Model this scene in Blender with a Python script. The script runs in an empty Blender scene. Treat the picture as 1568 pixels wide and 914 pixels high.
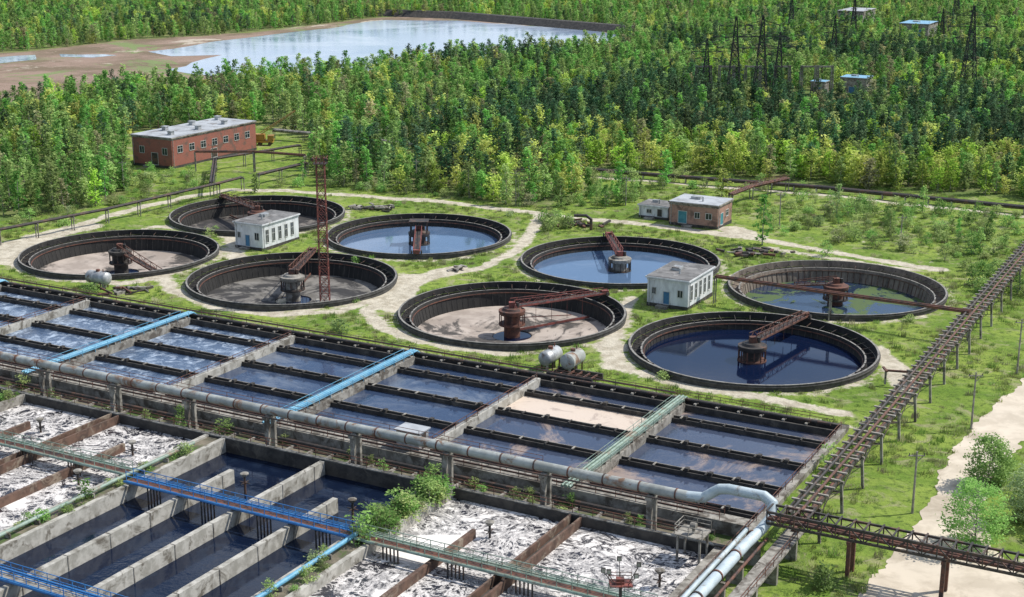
import bpy, bmesh, math, random
import numpy as np
from mathutils import Vector, Matrix
random.seed(7)
RNG = np.random.RandomState(11)
scene = bpy.context.scene
COL = scene.collection

# ------------------------------------------------------------------ site survey
# Ground positions were measured from the photograph and resolved on the ground plane
# (metres, z = 0); site() returns the true ground position of a surveyed point.
def site(u, v):
    t = v + 150.0
    return (66.4*(u-784.0)/t, 151512.0/t - 17.65)
# plant frame: a runs along the long side of the basins, b towards the viewer
OX, OY = -13.8, 200.6
E1 = (0.8772, -0.4801); E2 = (-0.4801, -0.8772)
def L(a, b, z=0.0):
    return (OX + a*E1[0] + b*E2[0], OY + a*E1[1] + b*E2[1], z)
def toloc(x, y):
    return ((x-OX)*E1[0]+(y-OY)*E1[1], (x-OX)*E2[0]+(y-OY)*E2[1])
def sp(u, v, z=0.0):
    x, y = site(u, v); return (x, y, z)
def zf(x, y):
    return 0.10*np.sin(x*0.21+1.3)*np.cos(y*0.17) + 0.07*np.sin(x*0.47+y*0.33) - 0.08

# ------------------------------------------------------------------ materials
def newmat(name):
    m = bpy.data.materials.new(name); m.use_nodes = True
    nt = m.node_tree; nt.nodes.clear()
    out = nt.nodes.new('ShaderNodeOutputMaterial')
    return m, nt, out
def N(nt, t, **k):
    n = nt.nodes.new(t)
    for a, b in k.items(): setattr(n, a, b)
    return n
def noise(nt, vec, scale, detail=5, dist=0.0, rough=0.55):
    n = N(nt, 'ShaderNodeTexNoise')
    n.inputs['Scale'].default_value = scale; n.inputs['Detail'].default_value = detail
    n.inputs['Distortion'].default_value = dist; n.inputs['Roughness'].default_value = rough
    nt.links.new(vec, n.inputs['Vector']); return n.outputs['Fac']
def smooth(nt, val, a, b, lo=0.0, hi=1.0):
    n = N(nt, 'ShaderNodeMapRange', interpolation_type='SMOOTHSTEP')
    n.inputs['From Min'].default_value = a; n.inputs['From Max'].default_value = b
    n.inputs['To Min'].default_value = lo; n.inputs['To Max'].default_value = hi
    nt.links.new(val, n.inputs['Value']); return n.outputs['Result']
def mixc(nt, fac, a, b, mode='MIX'):
    n = N(nt, 'ShaderNodeMix', data_type='RGBA', blend_type=mode)
    for s, val in ((n.inputs[0], fac), (n.inputs[6], a), (n.inputs[7], b)):
        if isinstance(val, (tuple, list)): s.default_value = tuple(val)+((1,) if len(val) == 3 else ())
        elif isinstance(val, (int, float)): s.default_value = val
        else: nt.links.new(val, s)
    return n.outputs[2]
def mth(nt, op, a, b=None):
    n = N(nt, 'ShaderNodeMath', operation=op)
    for i, val in enumerate((a, b)):
        if val is None: continue
        if isinstance(val, (int, float)): n.inputs[i].default_value = val
        else: nt.links.new(val, n.inputs[i])
    return n.outputs[0]
def position(nt, sc=(1, 1, 1)):
    g = N(nt, 'ShaderNodeNewGeometry'); mp = N(nt, 'ShaderNodeMapping')
    mp.inputs['Scale'].default_value = sc
    nt.links.new(g.outputs['Position'], mp.inputs['Vector']); return mp.outputs['Vector']
def pmat(name, c1, c2, scale=1.0, c3=None, s3=0.25, t3=(0.5, 0.62), rough=0.85, bump=0.25, metallic=0.0,
         sc=(1, 1, 1), ramp=(0.38, 0.62)):
    m, nt, out = newmat(name); vec = position(nt, sc)
    p = N(nt, 'ShaderNodeBsdfPrincipled')
    n1 = noise(nt, vec, scale, 7, 0.3, 0.65)
    col = mixc(nt, smooth(nt, n1, *ramp), c1, c2)
    if c3 is not None:
        n3 = noise(nt, vec, s3, 8, 0.6, 0.7)
        col = mixc(nt, smooth(nt, n3, *t3), col, c3)
    nt.links.new(col, p.inputs['Base Color'])
    p.inputs['Roughness'].default_value = rough; p.inputs['Metallic'].default_value = metallic
    if bump:
        bp = N(nt, 'ShaderNodeBump'); bp.inputs['Strength'].default_value = bump; bp.inputs['Distance'].default_value = 0.08
        nt.links.new(noise(nt, vec, scale*3, 4), bp.inputs['Height']); nt.links.new(bp.outputs[0], p.inputs['Normal'])
    nt.links.new(p.outputs[0], out.inputs[0]); return m

M = {}
M['conc'] = pmat('concrete', (.33, .31, .27), (.18, .165, .14), 0.9, (.09, .076, .06), 0.5, (.48, .61))
M['conc_lt'] = pmat('light_concrete', (.46, .44, .39), (.30, .285, .245), 0.8, (.13, .115, .09), 0.45, (.5, .64))
M['conc_dk'] = pmat('dark_stained_concrete', (.065, .058, .05), (.028, .026, .024), 0.7, (.12, .105, .085), 0.35, (.55, .7))
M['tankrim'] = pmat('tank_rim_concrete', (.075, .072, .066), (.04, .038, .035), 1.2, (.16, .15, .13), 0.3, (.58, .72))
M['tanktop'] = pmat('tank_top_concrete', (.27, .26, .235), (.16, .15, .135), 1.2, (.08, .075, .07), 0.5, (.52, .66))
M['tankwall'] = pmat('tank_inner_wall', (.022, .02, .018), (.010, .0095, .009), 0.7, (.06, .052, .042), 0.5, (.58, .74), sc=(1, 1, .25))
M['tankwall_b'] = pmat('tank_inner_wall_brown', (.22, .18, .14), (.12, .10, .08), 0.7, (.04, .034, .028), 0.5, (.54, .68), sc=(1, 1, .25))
M['floor_beige'] = pmat('tank_floor_silt', (.44, .375, .32), (.30, .25, .21), 0.25, (.06, .052, .045), 0.10, (.50, .58), bump=.15)
M['floor_grey'] = pmat('tank_floor_grey', (.21, .195, .175), (.13, .12, .105), 0.3, (.03, .028, .027), 0.12, (.48, .56), bump=.15)
M['floor_dark'] = pmat('tank_floor_dark', (.06, .052, .048), (.025, .023, .022), 0.3, (.17, .15, .13), 0.12, (.55, .65), bump=.15)
M['rust'] = pmat('rusty_steel', (.16, .065, .04), (.085, .04, .03), 1.5, (.045, .03, .026), 0.5, rough=.75)
M['redrust'] = pmat('red_primer_steel', (.25, .065, .05), (.14, .05, .04), 1.5, (.06, .035, .03), 0.5, rough=.7)
M['darksteel'] = pmat('dark_steel', (.05, .043, .038), (.025, .022, .02), 1.0, (.11, .06, .04), 0.5, rough=.65)
M['pylonsteel'] = pmat('pylon_steel', (.035, .035, .038), (.02, .02, .022), 1.0, rough=.8)
M['rustbaffle'] = pmat('rust_brown_baffle', (.14, .08, .055), (.07, .042, .03), 0.8, (.24, .19, .14), 0.4, rough=.85)
M['bluepipe'] = pmat('blue_paint', (.09, .28, .43), (.16, .38, .51), 0.8, (.20, .25, .26), 0.6, (.54, .68), rough=.5, bump=.05)
M['bluerail'] = pmat('bright_blue_paint', (.02, .13, .36), (.035, .19, .44), 0.8, (.11, .12, .15), 0.5, (.54, .66), rough=.5, bump=.05)
M['greenpipe'] = pmat('pale_green_paint', (.26, .34, .28), (.16, .23, .18), 0.8, (.22, .17, .12), 0.5, (.52, .66), rough=.55, bump=.05)
M['mainpipe'] = pmat('main_pipe_insulation', (.38, .40, .38), (.25, .26, .24), 0.5, (.20, .12, .075), 0.4, (.52, .62), rough=.6, bump=.1)
M['whitepipe'] = pmat('pale_blue_pipe', (.50, .57, .60), (.38, .45, .48), 0.6, (.24, .20, .16), 0.4, (.55, .68), rough=.45, bump=.05)
M['silver'] = pmat('galvanised_sheet', (.46, .47, .47), (.28, .29, .29), 0.8, (.15, .11, .08), 0.6, (.55, .68), rough=.5, metallic=.3, bump=.1)
M['plaster'] = pmat('white_plaster', (.66, .67, .68), (.50, .51, .52), 0.8, (.27, .25, .22), 0.6, (.55, .69), sc=(1, 1, .35), bump=.15)
M['roof'] = pmat('tar_roof', (.17, .165, .16), (.10, .097, .093), 0.5, (.25, .24, .23), 0.3, bump=.2)
M['roof_lt'] = pmat('sheet_roof', (.40, .42, .44), (.29, .305, .32), 0.3, (.17, .155, .145), 0.3, (.54, .66), bump=.1)
M['teal'] = pmat('teal_door_paint', (.03, .16, .20), (.05, .22, .26), 1.0, rough=.5)
M['bluedoor'] = pmat('blue_door_paint', (.03, .12, .24), (.05, .17, .30), 1.0, rough=.5)
M['frame'] = pmat('window_frame_paint', (.5, .5, .48), (.4, .4, .38), 2.0)
M['soil'] = pmat('soil', (.19, .16, .115), (.10, .09, .06), 0.5, (.06, .10, .02), 0.25, (.48, .58), bump=.5)
M['yellow'] = pmat('yellow_paint', (.42, .23, .04), (.3, .16, .04), 1.0, rough=.5)
M['bluepanel'] = pmat('blue_roof_panel', (.16, .36, .52), (.22, .40, .52), 0.5, rough=.5)
M['sleeper'] = pmat('weathered_sleeper', (.34, .31, .265), (.20, .18, .15), 1.5)

def glassmat():
    m, nt, out = newmat('window_glass'); p = N(nt, 'ShaderNodeBsdfPrincipled')
    p.inputs['Base Color'].default_value = (.02, .028, .035, 1); p.inputs['Roughness'].default_value = .12
    nt.links.new(p.outputs[0], out.inputs[0]); return m
M['glass'] = glassmat()

def brick(name, c1, c2, mortar):
    m, nt, out = newmat(name); p = N(nt, 'ShaderNodeBsdfPrincipled')
    g = N(nt, 'ShaderNodeNewGeometry'); sep = N(nt, 'ShaderNodeSeparateXYZ'); nt.links.new(g.outputs['Position'], sep.inputs[0])
    s = mth(nt, 'ADD', sep.outputs[0], sep.outputs[1]); cb = N(nt, 'ShaderNodeCombineXYZ')
    nt.links.new(s, cb.inputs[0]); nt.links.new(sep.outputs[2], cb.inputs[1])
    b = N(nt, 'ShaderNodeTexBrick'); nt.links.new(cb.outputs[0], b.inputs['Vector'])
    b.inputs['Scale'].default_value = 2.2
    b.inputs['Color1'].default_value = c1+(1,); b.inputs['Color2'].default_value = c2+(1,); b.inputs['Mortar'].default_value = mortar+(1,)
    pv = position(nt); st = noise(nt, pv, .35, 7, .5, .7)
    c = mixc(nt, smooth(nt, st, .48, .66), b.outputs['Color'], (.12, .08, .065))
    nt.links.new(c, p.inputs['Base Color']); p.inputs['Roughness'].default_value = .9
    nt.links.new(p.outputs[0], out.inputs[0]); return m
M['brick'] = brick('red_brick', (.33, .10, .07), (.25, .075, .055), (.20, .13, .105))
M['brick2'] = brick('orange_brick', (.38, .21, .155), (.28, .145, .105), (.28, .24, .20))

def water(name, col, rough=.06, ior=1.33, ripple=.04, rs=1.2, tint=None, tintscale=.08, tth=(.5, .6), trough=.25):
    m, nt, out = newmat(name); p = N(nt, 'ShaderNodeBsdfPrincipled'); vec = position(nt)
    p.inputs['IOR'].default_value = ior
    if tint is not None:
        f = smooth(nt, noise(nt, vec, tintscale, 8, .8, .72), *tth)
        nt.links.new(mixc(nt, f, col, tint), p.inputs['Base Color'])
        nt.links.new(smooth(nt, f, 0, 1, rough, trough), p.inputs['Roughness'])
    else:
        p.inputs['Base Color'].default_value = col+(1,); p.inputs['Roughness'].default_value = rough
    bp = N(nt, 'ShaderNodeBump'); bp.inputs['Strength'].default_value = ripple; bp.inputs['Distance'].default_value = .3
    nt.links.new(noise(nt, vec, rs, 3), bp.inputs['Height']); nt.links.new(bp.outputs[0], p.inputs['Normal'])
    nt.links.new(p.outputs[0], out.inputs[0]); return m
M['w_dark'] = water('dark_water', (.005, .010, .026), tint=(.010, .018, .038), tintscale=.2, trough=.15, ripple=.06)
M['w_mid'] = water('settling_water', (.034, .055, .105), ior=1.5, ripple=.08, tint=(.13, .155, .20), tintscale=.10, tth=(.46, .66), trough=.25)
M['w_brown'] = water('brown_water', (.05, .065, .105), ior=1.5, ripple=.08, tint=(.29, .225, .19), tintscale=.075, tth=(.51, .64), trough=.35)
M['w_blue'] = water('blue_grey_water', (.06, .095, .16), ior=1.5, ripple=.25, rs=1.8, tint=(.42, .50, .60), tintscale=.5, tth=(.44, .68), trough=.4)
M['w_tank'] = water('tank_water', (.004, .009, .030), ripple=.01, ior=1.38)
M['w_tank_lt'] = water('tank_water_pale', (.09, .15, .25), ripple=.02, ior=1.8, tint=(.12, .18, .28), tintscale=.07, trough=.08)
M['w_algae'] = water('algae_water', (.02, .035, .065), ior=1.5, tint=(.06, .10, .022), tintscale=.11, tth=(.50, .56), trough=.7)
M['w_lake'] = water('lake_water', (.24, .32, .45), ripple=.02, rs=.2, ior=1.7, rough=.12, tint=(.48, .54, .61), tintscale=.012, trough=.2, tth=(.40, .6))  # bright sky reflection partly painted into the pale base colour and tint
M['w_beige'] = water('scum_covered_water', (.60, .50, .41), rough=.5, ripple=.05, tint=(.42, .34, .28), tintscale=.2, trough=.5)

def foam():
    m, nt, out = newmat('aeration_foam'); p = N(nt, 'ShaderNodeBsdfPrincipled'); vec = position(nt)
    n2 = noise(nt, vec, .26, 9, .9, .7); v = mth(nt, 'ABSOLUTE', mth(nt, 'SUBTRACT', n2, .5))
    n4 = noise(nt, vec, .6, 8, .7, .68); v4 = mth(nt, 'ABSOLUTE', mth(nt, 'SUBTRACT', n4, .5))
    wl = mth(nt, 'MAXIMUM', smooth(nt, v, .0, .055, .95, 0), smooth(nt, v4, .0, .04, .8, 0.02))
    dl = mth(nt, 'MULTIPLY', smooth(nt, v, .0, .06, .02, 1), smooth(nt, v4, .0, .035, .35, 1))
    reg = smooth(nt, noise(nt, vec, .085, 8, .8, .7), .51, .57)
    a = mth(nt, 'MULTIPLY', dl, reg); b = mth(nt, 'MULTIPLY', wl, mth(nt, 'SUBTRACT', 1.0, reg))
    full = smooth(nt, noise(nt, vec, .05, 8, .6, .65), .55, .59)
    f = mth(nt, 'MAXIMUM', mth(nt, 'ADD', a, b), full)
    fine = noise(nt, vec, 3.0, 4); white = mixc(nt, smooth(nt, fine, .3, .7), (.86, .82, .78), (.68, .64, .61))
    nt.links.new(mixc(nt, f, (.010, .011, .020), white), p.inputs['Base Color'])
    nt.links.new(smooth(nt, f, 0, 1, .1, .9), p.inputs['Roughness'])
    bp = N(nt, 'ShaderNodeBump'); bp.inputs['Strength'].default_value = .4; bp.inputs['Distance'].default_value = .3
    nt.links.new(mth(nt, 'ADD', f, mth(nt, 'MULTIPLY', fine, .5)), bp.inputs['Height']); nt.links.new(bp.outputs[0], p.inputs['Normal'])
    nt.links.new(p.outputs[0], out.inputs[0]); return m
M['foam'] = foam()

def leafmat(name, dark, light, alt, altp=.1, transl=.4):
    m, nt, out = newmat(name)
    at = N(nt, 'ShaderNodeAttribute', attribute_name='tint'); oi = N(nt, 'ShaderNodeObjectInfo')
    c = mixc(nt, at.outputs['Fac'], dark, light)
    c = mixc(nt, smooth(nt, oi.outputs['Random'], 1-altp-.02, 1-altp+.02, 0, .7), c, alt)
    hs = N(nt, 'ShaderNodeHueSaturation'); nt.links.new(c, hs.inputs['Color'])
    r2 = mth(nt, 'FRACT', mth(nt, 'MULTIPLY', oi.outputs['Random'], 7.31))
    r3 = mth(nt, 'FRACT', mth(nt, 'MULTIPLY', oi.outputs['Random'], 17.7))
    nt.links.new(smooth(nt, r2, 0, 1, .475, .535), hs.inputs['Hue'])
    nt.links.new(smooth(nt, r3, 0, 1, .65, 1.35), hs.inputs['Value'])
    nt.links.new(smooth(nt, r2, 0, 1, .85, 1.02), hs.inputs['Saturation'])
    d = N(nt, 'ShaderNodeBsdfDiffuse'); t = N(nt, 'ShaderNodeBsdfTranslucent'); mx = N(nt, 'ShaderNodeMixShader')
    mx.inputs[0].default_value = transl
    nt.links.new(hs.outputs[0], d.inputs[0]); nt.links.new(hs.outputs[0], t.inputs[0])
    nt.links.new(d.outputs[0], mx.inputs[1]); nt.links.new(t.outputs[0], mx.inputs[2]); nt.links.new(mx.outputs[0], out.inputs[0])
    return m
M['birchleaf'] = leafmat('birch_foliage', (.165, .31, .07), (.36, .55, .14), (.38, .34, .20), .05)
M['yelleaf'] = leafmat('willow_foliage', (.31, .41, .06), (.54, .64, .12), (.42, .36, .20), .08)
M['pineleaf'] = leafmat('pine_needles', (.05, .11, .055), (.115, .21, .09), (.13, .20, .07), transl=.2)
M['shrubleaf'] = leafmat('shrub_foliage', (.17, .28, .07), (.38, .51, .15), (.40, .40, .24), .08)
M['grassleaf'] = leafmat('grass_blades', (.17, .25, .05), (.32, .40, .10), (.42, .38, .23), .25)
M['bark'] = pmat('bark', (.34, .32, .28), (.16, .14, .12), 3.0)
M['barkdk'] = pmat('pine_bark', (.16, .10, .07), (.09, .065, .05), 3.0)

def groundmat():
    m, nt, out = newmat('ground_grass_and_earth'); p = N(nt, 'ShaderNodeBsdfPrincipled'); vec = position(nt)
    at = N(nt, 'ShaderNodeAttribute', attribute_name='mask'); sp_ = N(nt, 'ShaderNodeSeparateColor'); nt.links.new(at.outputs['Color'], sp_.inputs[0])
    g = mixc(nt, smooth(nt, noise(nt, vec, .075, 8, .6, .7), .38, .62), (.125, .205, .032), (.235, .305, .06))
    g = mixc(nt, smooth(nt, noise(nt, vec, .9, 6, .3, .7), .48, .66), g, (.075, .12, .025))
    g = mixc(nt, smooth(nt, noise(nt, vec, .21, 8, .8, .75), .51, .65, 0, .8), g, (.31, .285, .17))
    nd = noise(nt, vec, .30, 10, .4, .78)
    df = smooth(nt, mth(nt, 'ADD', sp_.outputs[0], mth(nt, 'MULTIPLY', mth(nt, 'SUBTRACT', nd, .5), 1.7)), .40, .62)
    dirt = mixc(nt, smooth(nt, noise(nt, vec, .5, 8, .4, .7), .4, .62), (.55, .50, .40), (.38, .335, .255))
    c = mixc(nt, df, g, dirt)
    field = mixc(nt, smooth(nt, noise(nt, vec, .03, 9, .5, .75), .42, .58), (.29, .21, .165), (.18, .14, .095))
    field = mixc(nt, smooth(nt, noise(nt, vec, .02, 8, .8, .7), .54, .60), field, (.19, .24, .10))
    field = mixc(nt, smooth(nt, noise(nt, vec, .012, 8, .8, .7), .58, .62), field, (.46, .40, .32))
    c = mixc(nt, sp_.outputs[1], c, field)
    ff = mixc(nt, smooth(nt, noise(nt, vec, .12, 6), .4, .6), (.11, .16, .045), (.19, .20, .085))
    c = mixc(nt, sp_.outputs[2], c, ff)
    nt.links.new(c, p.inputs['Base Color']); p.inputs['Roughness'].default_value = .95
    p.inputs['Specular IOR Level'].default_value = .1
    bp = N(nt, 'ShaderNodeBump'); bp.inputs['Strength'].default_value = .8; bp.inputs['Distance'].default_value = .3
    nt.links.new(noise(nt, vec, 1.3, 7, 0, .7), bp.inputs['Height']); nt.links.new(bp.outputs[0], p.inputs['Normal'])
    nt.links.new(p.outputs[0], out.inputs[0]); return m
M['ground'] = groundmat()
M['road'] = pmat('dirt_road', (.60, .52, .41), (.48, .41, .315), 0.25, (.36, .30, .22), 0.10, (.52, .68), bump=.2)

# ------------------------------------------------------------------ builder
class B:
    def __init__(s): s.v = []; s.f = []; s.m = []
    def add(s, vs, fs, m):
        o = len(s.v); s.v += [tuple(v) for v in vs]; s.f += [tuple(i+o for i in f) for f in fs]; s.m += [m]*len(fs)
    def box(s, x0, x1, y0, y1, z0, z1, m=0):
        s.add([(x0, y0, z0), (x1, y0, z0), (x1, y1, z0), (x0, y1, z0), (x0, y0, z1), (x1, y0, z1), (x1, y1, z1), (x0, y1, z1)],
              [(0, 3, 2, 1), (4, 5, 6, 7), (0, 1, 5, 4), (1, 2, 6, 5), (2, 3, 7, 6), (3, 0, 4, 7)], m)
    def quad(s, x0, x1, y0, y1, z, m=0):
        s.add([(x0, y0, z), (x1, y0, z), (x1, y1, z), (x0, y1, z)], [(0, 1, 2, 3)], m)
    def beam(s, p, q, w, h, m=0):
        p = Vector(p); q = Vector(q); d = (q-p)
        if d.length < 1e-6: return
        d.normalize(); up = Vector((0, 0, 1)) if abs(d.z) < .95 else Vector((1, 0, 0))
        r = d.cross(up).normalized(); u = r.cross(d).normalized(); vs = []
        for c in (p, q):
            for i, j in ((-1, -1), (1, -1), (1, 1), (-1, 1)): vs.append(c+r*(w*.5*i)+u*(h*.5*j))
        s.add(vs, [(0, 1, 2, 3), (7, 6, 5, 4), (0, 4, 5, 1), (1, 5, 6, 2), (2, 6, 7, 3), (3, 7, 4, 0)], m)
    def lathe(s, p, q, prof, m=0, n=12):
        p = Vector(p); q = Vector(q); d = (q-p).normalized(); up = Vector((0, 0, 1)) if abs(d.z) < .95 else Vector((1, 0, 0))
        r = d.cross(up).normalized(); u = r.cross(d).normalized(); vs = []; fs = []
        for (t, rad) in prof:
            for i in range(n):
                a = 2*math.pi*i/n; vs.append(p+d*t+(r*math.cos(a)+u*math.sin(a))*rad)
        for k in range(len(prof)-1):
            for i in range(n):
                j = (i+1) % n; fs.append((k*n+i, k*n+j, (k+1)*n+j, (k+1)*n+i))
        fs.append(tuple(range(n))[::-1]); fs.append(tuple((len(prof)-1)*n+i for i in range(n)))
        s.add(vs, fs, m)
    def cyl(s, p, q, r, m=0, n=8, r2=None):
        ln = (Vector(q)-Vector(p)).length
        s.lathe(p, q, [(0, r), (ln, r if r2 is None else r2)], m, n)
    def obj(s, name, mats, xf=None, parent=None, smooth=False, flat=False, origin=True, loc=None):
        v = [xf(*p) for p in s.v] if xf else s.v
        if loc is None:
            xs = [p[0] for p in v]; ys = [p[1] for p in v]; zs = [p[2] for p in v]
            c = ((min(xs)+max(xs))/2, (min(ys)+max(ys))/2, min(zs)) if origin else (0, 0, 0)
        else: c = loc
        me = bpy.data.meshes.new(name)
        me.from_pydata([(p[0]-c[0], p[1]-c[1], p[2]-c[2]) for p in v], [], s.f)
        for mm in mats: me.materials.append(M[mm] if isinstance(mm, str) else mm)
        me.polygons.foreach_set('material_index', s.m)
        if flat:
            me.update()
            if me.polygons[0].normal.z < 0: me.flip_normals()
        else:
            bm = bmesh.new(); bm.from_mesh(me); bmesh.ops.recalc_face_normals(bm, faces=bm.faces); bm.to_mesh(me); bm.free()
        if smooth:
            me.polygons.foreach_set('use_smooth', [True]*len(me.polygons))
            try: me.set_sharp_from_angle(angle=math.radians(40))
            except Exception: pass
        ob = bpy.data.objects.new(name, me); COL.objects.link(ob)
        if parent:
            ob.parent = parent; ob.location = Vector(c)-parent.location
        else: ob.location = c
        return ob
def empty(name, loc):
    e = bpy.data.objects.new(name, None); e.location = loc; e.empty_display_size = 2; COL.objects.link(e); return e
def rail(b, p, q, h=1.0, m=0, sp_=2.2, t=.06):
    p = Vector(p); q = Vector(q); n = max(1, int((q-p).length/sp_))
    for i in range(n+1):
        c = p.lerp(q, i/n); b.beam(c, c+Vector((0, 0, h)), t, t, m)
    for k in (h, h*.55): b.beam(p+Vector((0, 0, k)), q+Vector((0, 0, k)), t, t, m)

# ------------------------------------------------------------------ settling tanks data
TANKS = [((35.5, 202.6), 54, 'w_tank', 'water'), ((0, 221.6), 31, 'floor_beige', 'dry'), ((-38.4, 243.1), 86, 'floor_grey', 'dry'),
         ((-73.6, 262.4), -38, 'floor_beige', 'dry'), ((-18.4, 277.9), -88, 'w_tank_lt', 'water'), ((19.8, 256.3), 93, 'w_tank_lt', 'water'),
         ((55.3, 236.9), 165, 'w_algae', 'algae'), ((-53.7, 297.2), 124, 'floor_dark', 'dry')]

# ------------------------------------------------------------------ ground sheet
def axis(lo, hi, far_lo, far_hi, mid):
    v = list(range(lo, hi+1)); s = 1.0; x = hi
    while x < far_hi:
        s = min(s*1.18, mid if x < 1200 else 400); x += s; v.append(x)
    s = 1.0; x = lo; w = []
    while x > far_lo:
        s = min(s*1.18, mid if x > -1400 else 400); x -= s; w.append(x)
    return np.array(w[::-1]+v, float)
A = axis(-150, 112, -6000, 6000, 9); Bx = axis(-150, 100, -6000, 6000, 9)
AA, BB = np.meshgrid(A, Bx, indexing='ij'); sh = AA.shape
aa = AA.ravel(); bb = BB.ravel()
gx = OX+aa*E1[0]+bb*E2[0]; gy = OY+aa*E1[1]+bb*E2[1]
RS = 17.75
for (c, _, _, _) in TANKS:
    dx = gx-c[0]; dy = gy-c[1]; r = np.hypot(dx, dy); k = np.abs(r-RS) < .76
    gx = np.where(k, c[0]+dx/np.maximum(r, .01)*RS, gx); gy = np.where(k, c[1]+dy/np.maximum(r, .01)*RS, gy)
def inpoly(px, py, poly):
    res = np.zeros(px.shape, bool); n = len(poly)
    for i in range(n):
        x1, y1 = poly[i]; x2, y2 = poly[(i+1) % n]
        c = ((y1 > py) != (y2 > py)); 
        with np.errstate(divide='ignore', invalid='ignore'):
            xi = (x2-x1)*(py-y1)/((y2-y1) if y2 != y1 else 1e-9)+x1
        res ^= c & (px < xi)
    return res
def spoly(pts): return [site(u, v) for u, v in pts]
def segdist(px, py, pts):
    d = np.full(px.shape, 1e9)
    for (x1, y1), (x2, y2) in zip(pts[:-1], pts[1:]):
        vx, vy = x2-x1, y2-y1; t = np.clip(((px-x1)*vx+(py-y1)*vy)/(vx*vx+vy*vy+1e-9), 0, 1)
        d = np.minimum(d, np.hypot(px-x1-t*vx, py-y1-t*vy))
    return d
PATHS = [
 ([(-200, 430), (0, 392), (40, 380), (100, 350), (210, 318), (300, 299), (350, 290), (430, 291), (520, 297), (640, 305), (760, 318), (830, 327), (960, 340), (1100, 357), (1200, 372), (1300, 390), (1440, 412)], 1.5),
 ([(828, 330), (815, 352), (790, 385), (740, 408), (660, 425), (600, 448), (560, 475), (585, 500), (640, 520), (700, 533), (780, 540)], 1.3),
 ([(250, 412), (258, 440), (330, 470), (430, 481), (520, 476), (580, 455), (650, 428)], 1.3),
 ([(-100, 400), (20, 402), (80, 424), (180, 434), (240, 424), (330, 385)], 1.4),
 ([(965, 455), (945, 500), (920, 530), (960, 565), (1060, 592), (1160, 607), (1290, 632)], 1.2),
 ([(1335, 530), (1370, 560), (1385, 590)], 1.8), ([(600, 470), (625, 425)], 3.0), ([(0, 395), (30, 375)], 5), ([(60, 362), (130, 346)], 3.5), ([(1120, 350), (1150, 362)], 3.0),
 ([(880, 268), (1060, 282), (1260, 298), (1568, 330), (1800, 352)], 1.2), ([(1420, 905), (1620, 880)], 4.0), ([(350, 345), (365, 400)], 1.6),
 ([(1175, 378), (1300, 400), (1400, 412)], 1.0), ([(1010, 345), (1120, 360)], 1.8), ([(130, 375), (240, 345), (300, 352)], .9), ([(640, 425), (700, 410)], 2.2),
 ([(940, 560), (935, 500)], 1.8),
]
dirt = np.zeros(gx.shape)
plant = (np.abs(aa+20) < 95) & (bb < 0) & (bb > -95)
dirt = np.where(plant, .19, 0.04)
for pts, w in PATHS:
    d = segdist(gx, gy, spoly(pts)); dirt = np.maximum(dirt, 1.0/(1+np.exp((d-w)/.7)))
for (c, _, _, _) in TANKS:
    r = np.hypot(gx-c[0], gy-c[1]); dirt = np.maximum(dirt, .54*np.exp(-((r-18.8)/1.9)**2))
bd = np.where((aa > -150) & (aa < 66), np.abs(bb+1.2), 99); dirt = np.maximum(dirt, .52*np.exp(-(bd/1.7)**2))
SCRUB = spoly([(1130, 325), (1230, 300), (1330, 305), (1568, 335), (1900, 360), (1900, 440), (1568, 415), (1440, 405), (1300, 382), (1200, 365)])
dirt = np.maximum(dirt, np.where(inpoly(gx, gy, SCRUB), .30, 0))
LAKE = spoly([(232, 78), (330, 64), (480, 45), (590, 30), (700, 31), (900, 46), (965, 54), (930, 74), (720, 90), (520, 117), (430, 124), (330, 116), (262, 106), (305, 95), (330, 84), (262, 86)])
WET = spoly([(-700, 215), (0, 172), (110, 155), (250, 137), (430, 126), (520, 119), (640, 103), (720, 92), (830, 82), (935, 74), (985, 52), (900, 40), (760, 28), (590, 25), (480, 38), (330, 53), (200, 60), (100, 72), (0, 80), (-700, 125)])
FOREST = spoly([(-700, 365), (-60, 345), (60, 330), (120, 322), (190, 305), (196, 262), (188, 222), (215, 200), (400, 188), (440, 205), (480, 212), (480, 272), (520, 283), (640, 292), (700, 301), (800, 316), (860, 306), (900, 296), (905, 258), (1060, 264), (1330, 290), (1568, 303), (2300, 345), (2300, -25), (-700, -25)])
field = inpoly(gx, gy, WET).astype(float)
forest = (inpoly(gx, gy, FOREST) & (field < .5)).astype(float)
near = (np.abs(aa+20) < 135) & (bb > -150) & (bb < 101)
gz = np.where(near, zf(gx, gy), -0.08)
idx = np.arange(gx.size).reshape(sh)
q = np.stack([idx[:-1, :-1], idx[1:, :-1], idx[1:, 1:], idx[:-1, 1:]], -1).reshape(-1, 4)
ca = aa[q].mean(1); cb_ = bb[q].mean(1)
keep = ~((ca > -150) & (ca < 64) & (cb_ > 0) & (cb_ < 100))
for (c, _, _, _) in TANKS:
    keep &= ~((np.hypot(gx[q]-c[0], gy[q]-c[1]).max(1) < RS+.02))
q = q[keep][:, ::-1]
me = bpy.data.meshes.new('ground'); me.from_pydata(np.stack([gx, gy, gz], 1).tolist(), [], q.tolist())
ca_ = me.color_attributes.new('mask', 'FLOAT_COLOR', 'POINT')
ca_.data.foreach_set('color', np.stack([dirt, field, forest, np.ones_like(dirt)], 1).ravel().astype(np.float32))
me.materials.append(M['ground']); me.update()
if me.polygons[0].normal.z < 0: me.flip_normals()
g = bpy.data.objects.new('ground', me); COL.objects.link(g)

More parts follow.
